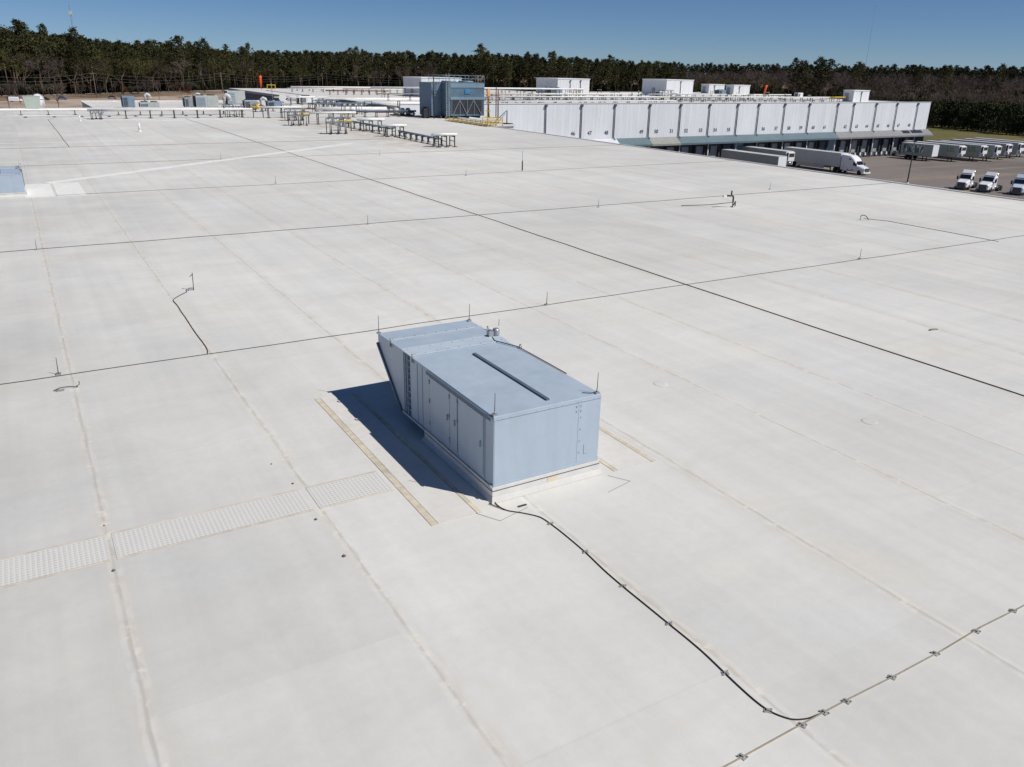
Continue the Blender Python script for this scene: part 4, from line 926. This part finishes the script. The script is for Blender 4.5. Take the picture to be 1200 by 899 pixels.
def make_tractor(label, loc, sleeper=False, paint=M_TRUCK, group='parked semi tractors'):
    t = thing('semi_tractor', label, 'truck', loc, 0, group)
    MB().loft([(.0, .85, .75, .55, 1.25), (.12, 1.0, .85, .5, 1.5), (.9, 1.08, .95, .55, 1.72), (1.75, 1.12, 1.02, .6, 1.92)]).build('hood', paint, t, .05)
    roof = [(1.76, 1.2, 1.1, .62, 1.95), (2.45, 1.22, 1.06, .62, 2.78), (2.9, 1.22, 1.08, .62, 2.95), (3.35, 1.22, 1.1, .62, 2.98)]
    if sleeper: roof = [(1.76, 1.2, 1.1, .55, 1.95), (2.45, 1.22, 1.06, .55, 2.80), (3.0, 1.24, 1.1, .55, 3.35), (3.8, 1.25, 1.15, .55, 3.8), (5.4, 1.25, 1.18, .55, 3.95)]
    cab = MB().loft(roof).build('cab', paint, t, .04)
    k = MB()
    def wsp(f, x): y = 1.76 + (2.45 - 1.76) * f; z = 1.95 + (2.79 - 1.95) * f; return (x, y - .055, z + .035)
    k.add([wsp(.1, -1.0), wsp(.1, 1.0), wsp(.93, .92), wsp(.93, -.92)], [(0, 1, 2, 3)]); k.v += [(a, b + .03, c - .03) for a, b, c in k.v]; k.f += [(7, 6, 5, 4), (0, 4, 5, 1), (1, 5, 6, 2), (2, 6, 7, 3), (3, 7, 4, 0)]
    k.build('windscreen', M_GLASS, t)
    for s_ in (-1, 1):
        x = 1.225 * s_; d = .012 * s_
        MB().prism([(2.1, 1.85), (3.05, 1.85), (3.05, 2.6), (2.55, 2.6), (2.1, 2.1)], min(x, x + d), max(x, x + d), 0).build('side_window', M_GLASS, t)
        MB().box(min(1.26 * s_, 1.55 * s_), 1.85, 1.75, max(1.26 * s_, 1.55 * s_), 1.95, 2.45).build('mirror', M_BLACK, t)
        MB().box(min(.62 * s_, 1.0 * s_), -.02, 1.0, max(.62 * s_, 1.0 * s_), .12, 1.32).build('headlight', M_CHROME, t)
        MB().tube([(1.0 * s_, 2.6, .85), (1.0 * s_, 4.2, .85)], .33, 12).build('fuel_tank', M_CHROME, t)
        arch = MB().prism([(.55, .62), (.7, 1.0), (1.1, 1.2), (1.55, 1.05), (1.75, .62), (1.62, .62), (1.45, .95), (1.1, 1.07), (.82, .9), (.68, .62)], min(.78 * s_, 1.22 * s_), max(.78 * s_, 1.22 * s_), 0); arch.build('fender', paint, t)
    gr = MB().box(-.68, -.05, .66, .68, .1, 1.44).build('grille', M_BLACK, t); k = MB(); [k.box(-.58, -.065, .76 + i * .11, .58, -.051, .78 + i * .11) for i in range(6)]; k.build('bar', M_GALV, gr)
    MB().box(-1.15, -.18, .32, 1.15, .22, .62).build('bumper', M_DOWN if not sleeper else paint, t, .05)
    ye = 7.6 if sleeper else 6.3
    MB().box(-.45, .6, .62, -.3, ye + .9, .95).build('frame_rail', M_DARK, t); MB().box(.3, .6, .62, .45, ye + .9, .95).build('frame_rail', M_DARK, t)
    for s_ in (-1, 1):
        wheel(t, s_ * 1.03, 1.15, .5, .32)
        for y in (ye - 1.3, ye): wheel(t, s_ * .95, y, .5, .55)
    MB().lathe([(.5, 0), (.5, .1), (.3, .16), (0, .16)], (0, ye - .6, .95), 14).build('fifth_wheel', M_DARK, t)
    if not sleeper:
        MB().prism([(2.55, 2.99), (3.25, 3.6), (3.36, 3.6), (3.42, 2.99)], -.95, .95, 0).build('roof_fairing', paint, t, .05)
        MB().tube([(1.0, 3.5, 1.0), (1.0, 3.5, 3.5)], .09, 8).build('exhaust_stack', M_CHROME, t)
    else:
        for s_ in (-1, 1): MB().box(min(1.2 * s_, 1.25 * s_), 5.42, .7, max(1.2 * s_, 1.25 * s_), 6.1, 3.9).build('side_fairing', paint, t); MB().box(min(1.251 * s_, 1.26 * s_), 3.5, 3.0, max(1.251 * s_, 1.26 * s_), 4.1, 3.25).build('sleeper_window', M_GLASS, t)
    return t
make_trailer('grey white trailer nearest the roof edge, its lower half hidden by it', (140.4, 123.8, GZ + .006), 17.0, M_TRSHADE, False)
make_trailer('white refrigerated trailer backed to the dock behind the nearest one', (151.6, 131.8, GZ + .006), 14.2, M_TRSHADE, True)
make_trailer('long white trailer coupled to the white sleeper truck pulling out of the dock', (160.6, 124.0, GZ + .006), 16.4, M_TRAIL, True)
make_tractor('white sleeper tractor pulling the long white trailer across the yard', (160.6, 117.6, GZ + .006), True)
make_trailer('short grey trailer with a large printed picture panel at the right end of the docks', (205.5, 131.2, GZ + .006), 9.2, M_TRSHADE, False, None, True, False, 'parked trailers right of the docks')
RT = [(211.0, 127.6, 'grey trailer with US letters standing beside the printed panel trailer'), (217.8, 125.9, 'second grey trailer with US letters in the right hand row'), (222.2, 124.8, 'third lettered trailer of the right hand row, its white nose close to the second'), (230.5, 126.6, 'fourth lettered trailer of the right hand row'), (237.5, 127.2, 'fifth lettered trailer at the right edge of the photo'), (244, 128, 'last trailer of the right hand row, just at the photo edge')]
tr0 = None
for x, y, lb in RT:
    if tr0 is None: tr0 = make_trailer(lb, (x, y, GZ + .006), 16.1, M_TRSHADE, True, True, False, False, 'parked trailers right of the docks')
    else: dup(tr0, (x, y, GZ + .006), None, lb)
q = P(1132, 226, GZ + .006); q = P(1125, 222.5, GZ + .006); ta = make_tractor('white day cab tractor, left one of the pair beyond the roof edge', q); ta.rotation_euler.z = R_(-74)
dup(ta, P(1150, 225.5, GZ + .006), R_(-80), 'white day cab tractor, right one of the pair with its black chassis showing')
make_tractor('pale blue day cab tractor cut by the right edge of the photo', P(1190, 229, GZ + .006), False, M_TRPALE).rotation_euler.z = R_(-70)
t = thing('light_pole', 'thin dark yard light pole rising beyond the roof edge before the trailers', 'light pole', (152.5, 102.0, GZ))
MB().tube([(0, 0, 0), (0, 0, 8.6)], .13, 8, .09).build('pole', M_DARK, t); MB().lathe([(.35, 0), (.35, .7), (.2, .8)], (0, 0, 0), 12).build('footing', M_LTGREY, t)  # pole's shadow side put into its dark colour
MB().box(-.5, -.15, 8.6, .5, .15, 8.75).build('lamp_head', M_DARK, t)

# ------------------------------------------------------------------ trees
def pine_mesh(seed, H=30.0, low=.42, spread=3.6, nb=95, leaves=14, size=.85):
    rd = random.Random(seed); tr = MB(); cr = MB()
    lean = (rd.uniform(-.5, .5), rd.uniform(-.5, .5))
    def axis(f): return Vector((lean[0] * f * f, lean[1] * f * f, H * f))
    tr.tube([axis(f) for f in (0, .25, .5, .75, .97)], .34, 6, .06)
    for i in range(nb):
        f = low + (1 - low) * (i / nb) ** .85; u = (f - low) / (1 - low)
        rad = spread * (.35 + 1.0 * math.sin(math.pi * min(1, u * .75 + .22)) ** .9) * (1 - .42 * u ** 3) * rd.uniform(.25, 1.12)
        if u > .93: rad *= .4
        a = rd.uniform(0, 6.283); c = axis(f) + Vector((math.cos(a), math.sin(a), rd.uniform(-.05, .22))) * rad
        if i % 3 == 0: tr.tube([axis(max(0, f - .02)), c], .07, 4, .02, False)
        cs = rd.uniform(.6, 1.25)
        for _ in range(leaves):
            p = c + Vector((rd.gauss(0, .62), rd.gauss(0, .62), rd.gauss(0, .36))) * cs
            n_ = Vector((rd.gauss(0, 1), rd.gauss(0, 1), rd.gauss(.5, .8))).normalized(); t_ = n_.orthogonal().normalized(); b_ = n_.cross(t_)
            ang = rd.uniform(0, 6.28); e1 = (t_ * math.cos(ang) + b_ * math.sin(ang)) * size * rd.uniform(.35, .7); e2 = (b_ * math.cos(ang) - t_ * math.sin(ang)) * size * rd.uniform(.18, .42)
            cr.add([p - e1, p + e2, p + e1, p - e2], [(0, 1, 2, 3)])
    return tr, cr
def bare_mesh(seed, H=24.0, spread=1.0, depth=5, bud=0.0):
    rd = random.Random(seed); tr = MB(); cr = MB()
    def grow(p, d, L, r, lv):
        e = p + d * L + Vector((0, 0, .03 * L)); (tr if lv < 2 else cr).tube([p, p.lerp(e, .5) + Vector((rd.uniform(-.06, .06) * L, rd.uniform(-.06, .06) * L, 0)), e], r, 5 if lv < 2 else 3, r * .62, False)
        if lv >= depth:
            return
        k = 3 if lv < depth - 1 else 5
        for i in range(k):
            nd = (d + Vector((rd.gauss(0, .48), rd.gauss(0, .48), rd.gauss(.1, .25))) * spread).normalized()
            grow(p.lerp(e, rd.uniform(.55, 1.0)), nd, L * rd.uniform(.58, .82), max(.038, r * .56), lv + 1)
    grow(Vector((0, 0, 0)), Vector((rd.uniform(-.05, .05), rd.uniform(-.05, .05), 1)), H * .30, H * .012, 0)
    if bud:
        pts = [cr.v[i] for i in range(0, len(cr.v), 3)]
        for p in pts:
            if rd.random() < bud:
                q = Vector(p) + Vector((rd.gauss(0, .2),) * 3); s_ = rd.uniform(.12, .3); e1 = Vector((rd.gauss(0, 1), rd.gauss(0, 1), rd.gauss(0, 1))).normalized() * s_; e2 = e1.orthogonal().normalized() * s_ * .7
                cr.add([q - e1, q + e2, q + e1, q - e2], [(0, 1, 2, 3)])
    return tr, cr
TREES = {}
def tree_kind(kind, meshes, name, cm_, tm_):
    TREES[kind] = [(name, a.mesh('trunk', tm_), b.mesh('crown', cm_)) for a, b in meshes]
tree_kind('pine', [pine_mesh(s, 30, lo, sp, nb) for s, lo, sp, nb in ((1, .40, 4.3, 100), (2, .48, 5.0, 95), (3, .34, 3.6, 110), (4, .55, 5.4, 85), (5, .42, 3.4, 85), (6, .38, 4.7, 115), (7, .5, 4.0, 75), (8, .3, 4.4, 110))], 'pine_tree', M_PINE, M_BARK)
tree_kind('belt', [pine_mesh(s, 12, .06, 2.6, 90, 12, .75) for s in (11, 12, 13)], 'young_pine', M_PINE2, M_BARK)
tree_kind('bare', [bare_mesh(s, 25, sp) for s, sp in ((21, .9), (22, 1.05), (23, 1.2), (24, .95))], 'bare_tree', M_TWIG, M_BARK)
tree_kind('bud', [bare_mesh(s, 24, 1.05, 5, .35) for s in (31, 32)], 'budding_tree', M_BUD, M_BARK)
tree_kind('shrub', [bare_mesh(s, 12, 1.5, 5, .12) for s in (41, 42)], 'russet_shrub', M_REDLEAF, M_BARK)
RD = random.Random(77)
def plant(kind, x, y, z, s, label, group, cat='tree'):
    nm, ta_, cb_ = RD.choice(TREES[kind]); t = thing(nm, label, cat, (x, y, z), RD.uniform(0, 6.28), group)
    k_ = RD.uniform(.8, 1.25); t.scale = (s * k_, s * k_ * RD.uniform(.9, 1.1), s)
    for n_, me in (('trunk', ta_), ('crown', cb_)):
        o = bpy.data.objects.new(n_, me); COL.objects.link(o); o.parent = t
def bearing(px):
    d = RIGHT * ((px - 600) / 945) + DOWN * ((80 - 449.5) / 945) + FWD; d.z = 0; return d.normalized()
def front(px):
    """distance of the wood's edge and the height of its trees, along the photo's width"""
    T = [(-120, 470, 34), (0, 480, 33.5), (70, 500, 33), (150, 530, 31), (210, 560, 30.5), (260, 600, 29), (320, 660, 29.5), (420, 690, 31), (480, 690, 32), (540, 680, 31.5), (600, 660, 31.5), (680, 690, 30.5), (740, 710, 28.5), (830, 730, 27), (880, 740, 29.5), (960, 700, 31), (1010, 720, 28.5), (1200, 780, 29), (1330, 800, 30)]
    for (a, d0, h0), (b, d1, h1) in zip(T, T[1:]):
        if a <= px <= b: f = (px - a) / (b - a); return d0 + (d1 - d0) * f, h0 + (h1 - h0) * f
    return T[-1][1:]
# low bank the left wood stands on
def bank(px): return 3.6 * max(0, min(1, (620 - px) / 300))
def gh(px, d):
    """height of the ground on a bearing: a lot that rises gently to the bank of the wood"""
    d0 = front(max(-120, px))[0]
    for (a, h0), (b, h1) in (((d0 - 140, 0), (d0 - 36, .70)), ((d0 - 36, .70), (d0 - 5, 1.0))):
        if a <= d <= b: return GZ + .02 + bank(px) * (h0 + (h1 - h0) * (d - a) / (b - a))
    return GZ + (bank(px) if d > d0 - 5 else 0)
def strip(name, o0, o1, mm, x0=-320, x1=1420):
    vs, fs = [], []
    for px in range(x0, x1, 30):
        d0 = front(max(-120, px))[0]; v = bearing(px)
        for o_ in (o0, o1):
            q = v * (d0 + o_); vs.append((q.x, q.y, gh(px, d0 + o_) + .01))
    fs = [(i * 2, i * 2 + 2, i * 2 + 3, i * 2 + 1) for i in range(len(vs) // 2 - 1)]
    tag(MB().add(vs, fs).build(name, mm), None, None, kind='structure')
strip('gravel_lot', -140, -36, M_GRAVEL, -320, 420)
strip('verge', -36, -5, M_EARTH, -320, 420)
strip('forest_floor', -5, 700, M_LITTER_SHADE)
GP = 'pines along the edge of the wood'
px = -70
while px < 870:
    d, h = front(px)
    for row in range(2):
        pp = px + RD.uniform(-3, 3); dd = d + row * 11 + RD.uniform(-5, 5); v = bearing(pp) * dd
        s = (h - bank(pp) * .85) / 30 * (1 + .055 * math.sin(pp / 11) + .05 * math.sin(pp / 4.7 + 1) + .03 * math.sin(pp / 29)) * (RD.uniform(.72, 1.02) if row == 0 else RD.uniform(.80, 1.09))
        if pp > 800 and RD.random() < .8: continue
        plant('pine', v.x, v.y, GZ + bank(pp), s, 'tall dark pine with a bare lower trunk in the wood behind the roofs', GP)
    px += 8.2 if px < 320 else 9.5
for pp in [10, 26, 47, 66, 84, 101, 122, 139, 160, 178, 196, 214, 238, 262, 284, 318, 350] + [420, 438, 446, 476, 480, 497, 506, 690, 765, 800] + [800 + i * 8.5 for i in range(55)]:
    d, h = front(pp); v = bearing(pp + RD.uniform(-3, 3)) * (d - 14 + RD.uniform(-6, 6)); k_ = 'bud' if RD.random() < (.5 if pp < 960 else .12) else 'bare'
    plant(k_, v.x, v.y, GZ + bank(pp), (h - 3) / 24 * RD.uniform(.72, .95), 'leafless grey brown tree at the edge of the wood' if k_ == 'bare' else 'tree with yellowish buds at the edge of the wood', 'bare trees along the wood' if k_ == 'bare' else 'budding trees along the wood')
for pp in (932, 938, 944, 966, 972, 960, 1006, 1078, 1112, 1175):
    d, h = front(pp); v = bearing(pp) * (d - 22); plant('pine', v.x, v.y, GZ, (h + RD.uniform(-1.5, 2)) / 30, 'dark pine standing out among the bare brown trees on the right', 'pines among the bare trees')
for pp in range(1000, 1270, 7):       # nearer bare trees filling the slope above the belt
    v = bearing(pp + RD.uniform(-4, 4)) * (560 + RD.uniform(-40, 40)); plant('bare', v.x, v.y, GZ, RD.uniform(.62, .82), 'leafless grey brown tree just behind the dark young pine belt', 'bare trees behind the belt')
for row, d0 in enumerate((388, 402)):
    for pp in range(1076 + row * 4, 1270, 8):
        v = bearing(pp + RD.uniform(-2, 2)) * (d0 + (1200 - pp) * .28 + RD.uniform(-4, 4)); plant('belt', v.x, v.y, GZ, RD.uniform(.72, .93), 'dense dark young pine in the belt beyond the grass', 'young pines in the belt', 'tree')
for pp, dd, s, lb in ((60, 395, .62, 'broad leafless tree beside the pale roof unit at the left'), (2, 400, .55, 'leafless tree at the left edge of the photo'), (16, 430, .5, 'smaller leafless tree next to the one at the left edge'), (168, 470, .6, 'leafless twiggy tree behind the right white strip'), (182, 480, .55, 'second leafless twiggy tree behind the right white strip')):
    v = bearing(pp) * dd; plant('bare', v.x, v.y, gh(pp, dd) - .1, s, lb, 'lone bare trees before the wood')
for pp, dd, s, lb in ((208, 500, .8, 'russet leafed shrub behind the big grey unit'), (216, 505, .7, 'small russet shrub right of the first russet one'), (300, 640, .8, 'russet shrub behind the orange windsock'), (292, 640, .7, 'small russet shrub left of the orange windsock'), (388, 670, .7, 'russet shrub behind the far white pipe rack'), (140, 500, .6, 'low russet shrub behind the left white strip')):
    v = bearing(pp) * dd; plant('shrub', v.x, v.y, gh(pp, dd) - .1, s, lb, 'russet shrubs before the wood', 'shrub')
for i in range(22):
    pp = -10 + i * 11.5 + RD.uniform(-4, 4); v = bearing(pp) * (front(max(-100, pp))[0] - 18 + RD.uniform(-8, 4)); plant('bare', v.x, v.y, gh(pp, v.length) - .1, RD.uniform(.26, .42), 'low grey brown scrub tree along the foot of the left wood', 'scrub along the wood')
# the depth of the wood behind its edge: one mass
import numpy as np
def woodland(name, kinds, spots, mm, part):
    V, F, o = [], [], 0
    for k_, x, y, z, s in spots:
        me = RD.choice(TREES[k_])[part]; n_ = len(me.vertices); co = np.empty(n_ * 3); me.vertices.foreach_get('co', co); co = co.reshape(-1, 3) * s
        a = RD.uniform(0, 6.28); c_, s_ = math.cos(a), math.sin(a); q = co.copy(); q[:, 0] = co[:, 0] * c_ - co[:, 1] * s_ + x; q[:, 1] = co[:, 0] * s_ + co[:, 1] * c_ + y; q[:, 2] += z
        V.append(q); F += [[i + o for i in p.vertices] for p in me.polygons]; o += n_
    me = bpy.data.meshes.new(name); me.from_pydata(np.concatenate(V).tolist(), [], F); me.materials.append(mm); ob = bpy.data.objects.new(name, me); COL.objects.link(ob)
    return tag(ob, None, None, kind='stuff')
sp = []
for row in range(4):
    pp = -80 + row * 3
    while pp < 1300:
        d, h = front(pp); v = bearing(pp + RD.uniform(-4, 4)) * (d + 26 + row * 14 + RD.uniform(-6, 6))
        k_ = 'pine' if (pp < 790 or RD.random() < (.08 if pp < 985 else .06 + .06 * row)) else 'bare'
        sp.append((k_, v.x, v.y, GZ + bank(pp), (h - bank(pp) * .85 - RD.uniform(0, 3.5) - (1.5 if k_ == 'pine' and pp > 800 else 0)) / (30 if k_ == 'pine' else 24.5)))
        pp += 9 if pp < 800 else 5
for row in range(3):
    for pp in range(780, 1300, 5): v = bearing(pp + RD.uniform(-3, 3)) * (1010 + row * 40 + RD.uniform(-15, 15)); sp.append(('pine', v.x, v.y, GZ, RD.uniform(.80, 1.04) + (.06 if pp > 1000 else 0)))
a = woodland('far_wood', None, [s for s in sp if s[0] == 'pine'], M_PINE, 2); tag(a, 'dark mass of pines deep inside the wood', None)
b = woodland('far_bare_wood', None, [s for s in sp if s[0] == 'bare'], M_TWIG, 2); tag(b, 'brown mass of leafless trees deep inside the wood', None)
sp2 = []
for pp in range(-90, 1300, 4):
    d, h = front(pp)
    for k_ in range(2): v = bearing(pp + RD.uniform(-3, 3)) * (d + RD.uniform(4, 50)); sp2.append(('belt', v.x, v.y, GZ + bank(pp), RD.uniform(.55, 1.15)))
for row in range(3):
    for pp in range(1070, 1290, 7):
        v = bearing(pp + row * 2) * (418 + row * 14 + (1200 - pp) * .28); sp2.append(('belt', v.x, v.y, GZ, RD.uniform(.70, .86)))
c = woodland('undergrowth', None, sp2, M_PINE2, 2); tag(c, 'dark undergrowth and young pines inside the wood', None)

# far road with its rail, cars, poles and wires, masts
L1, L2 = bearing(-120) * 436, bearing(330) * 628; dd_ = (L2 - L1).normalized(); nn = Vector((-dd_.y, dd_.x, 0))
t = thing('guard_rail', 'pale guard rail along the far road before the wood', 'guard rail', (0, 0, 0))
a_, b_ = L1 + nn * 9.6, L2 + nn * 9.6
MB().bar((a_.x, a_.y, GZ + 3.5), (b_.x, b_.y, GZ + 3.5), .1, .45).build('rail', M_JACKET, t)
k = MB(); L_ = (b_ - a_).length
for i in range(60): q = a_.lerp(b_, i / 59); k.box(q.x - .12, q.y - .12, GZ, q.x + .12, q.y + .12, GZ + 3.27)
po = k.each('post', M_DARK, t)
def car(label, px, d, paint, rz, van=False):
    v = bearing(px) * d; t = thing('parked_car', label, 'car', (v.x, v.y, gh(px, d) + .03), rz, 'vehicles far behind the roof')
    if van: MB().loft([(0, .95, .8, .4, 1.1), (.9, 1, .85, .4, 1.3), (1.5, 1, .85, .4, 2.1), (5.2, 1, .9, .4, 2.2)]).build('body', paint, t, .05); MB().box(-.8, .95, 1.3, .8, 1.25, 1.9).build('windscreen', M_GLASS, t)
    else:
        MB().loft([(0, .85, .75, .35, .75), (.3, .9, .8, .3, .9), (4.2, .9, .8, .3, .95), (4.5, .85, .75, .4, .8)]).build('body', paint, t, .05); MB().loft([(1.1, .82, .7, .9, .96), (1.8, .8, .62, .9, 1.45), (3.2, .8, .62, .9, 1.45), (4.0, .82, .7, .9, .97)]).build('windows', M_GLASS, t)
    for y in (.85, 3.6 + .6 * van):
        for x in (-.85, .85): wheel(t, x, y, .33, .24)
car('white van parked far left beyond the roof', 19, 440, M_TRUCK, R_(75), True)
car('dark car parked beside the lone bare tree at the left', 52, 455, M_GLASS, R_(80))
car('pale car parked on the gravel right of the dark one', 73, 462, M_TRBLUE, R_(75))
car('light car on the far gravel behind the white strip', 132, 478, M_CHROME, R_(70))
t = thing('storage_tank', 'white rounded tank behind the pale roof unit at the left', 'tank', tuple(bearing(38) * 400 + Vector((0, 0, GZ))))
MB().lathe([(2.3, 0), (2.3, 5.2), (1.9, 6.3), (1.0, 7.0), (0, 7.2)], (0, 0, 0), 20).build('shell', M_TRUCK, t); MB().lathe([(2.33, 5.0), (2.36, 5.05), (2.36, 5.2), (2.33, 5.25)], (0, 0, 0), 20).build('band', M_GALV, t)
PL = []
for i, pp in enumerate((-60, 108, 258, 377, 560)):
    d = front(max(-100, pp))[0] - 34; v = bearing(pp) * d; v.z = 0; t = thing('utility_pole', ('utility pole beyond the left edge of the photo', 'utility pole behind the left white strip', 'utility pole behind the big grey unit', 'utility pole behind the far pipe racks', 'utility pole behind the cooling tower')[i], 'utility pole', (v.x, v.y, GZ), math.atan2(v.y, v.x) - 1.57, 'utility poles before the wood')
    MB().tube([(0, 0, 0), (0, 0, 15)], .17, 6, .11).build('pole', mat('pole timber', (.22, .17, .13), .9), t); MB().box(-1.2, -.08, 14.1, 1.2, .08, 14.3).build('crossarm', M_BARK, t); PL.append(v)
for h_, lb in ((14.4, 'uppermost power line strung before the wood'), (12.6, 'middle power line strung before the wood'), (11.2, 'lowest power line strung before the wood')):
    pts = []
    for a_, b_ in zip(PL, PL[1:]):
        for j in range(8): f = j / 8; q = a_.lerp(b_, f); pts.append((q.x, q.y, GZ + h_ - 2.2 * (1 - (2 * f - 1) ** 2)))
    tag(MB().tube(pts, .035, 4).build('power_line', mat('power line wire', (.16, .15, .14), .6)), lb, 'power line', 'power lines')
def tower_mast(label, px, d, top, wd, mm):
    v = bearing(px) * d; t = thing('radio_mast', label, 'radio mast', (v.x, v.y, GZ), 0, 'far radio masts'); k = MB(); q = [(wd, 0), (-wd / 2, wd * .87), (-wd / 2, -wd * .87)]; n_ = int(top / 4)
    for x, y in q: k.tube([(x, y, 0), (x, y, top)], wd * .16, 4)
    for i in range(n_):
        for j in range(3): a, b = q[j], q[(j + 1) % 3]; k.tube([(a[0], a[1], top * i / n_), (b[0], b[1], top * (i + 1) / n_)], wd * .10, 3, None, False)
    k.build('lattice', mm, t); MB().tube([(0, 0, top), (0, 0, top + 8)], wd * .15, 4).build('antenna', mm, t)
    if px < 600: MB().box(-1.2, -.5, top - 2, 1.2, .5, top + .4).build('panel', M_LTGREY, t)
tower_mast('lattice radio mast rising above the wood at the left', 93, 700, 52, .55, mat('mast steel', (.22, .22, .23), .6))
tower_mast('very faint thin mast far away at the right', 1014, 2600, 235, .6, mat('haze tinted mast steel', (.20, .25, .31), .6))  # bluish tint paints distance haze into the steel
for o in bpy.data.objects:
    if o.type == 'EMPTY': o.empty_display_size = .2
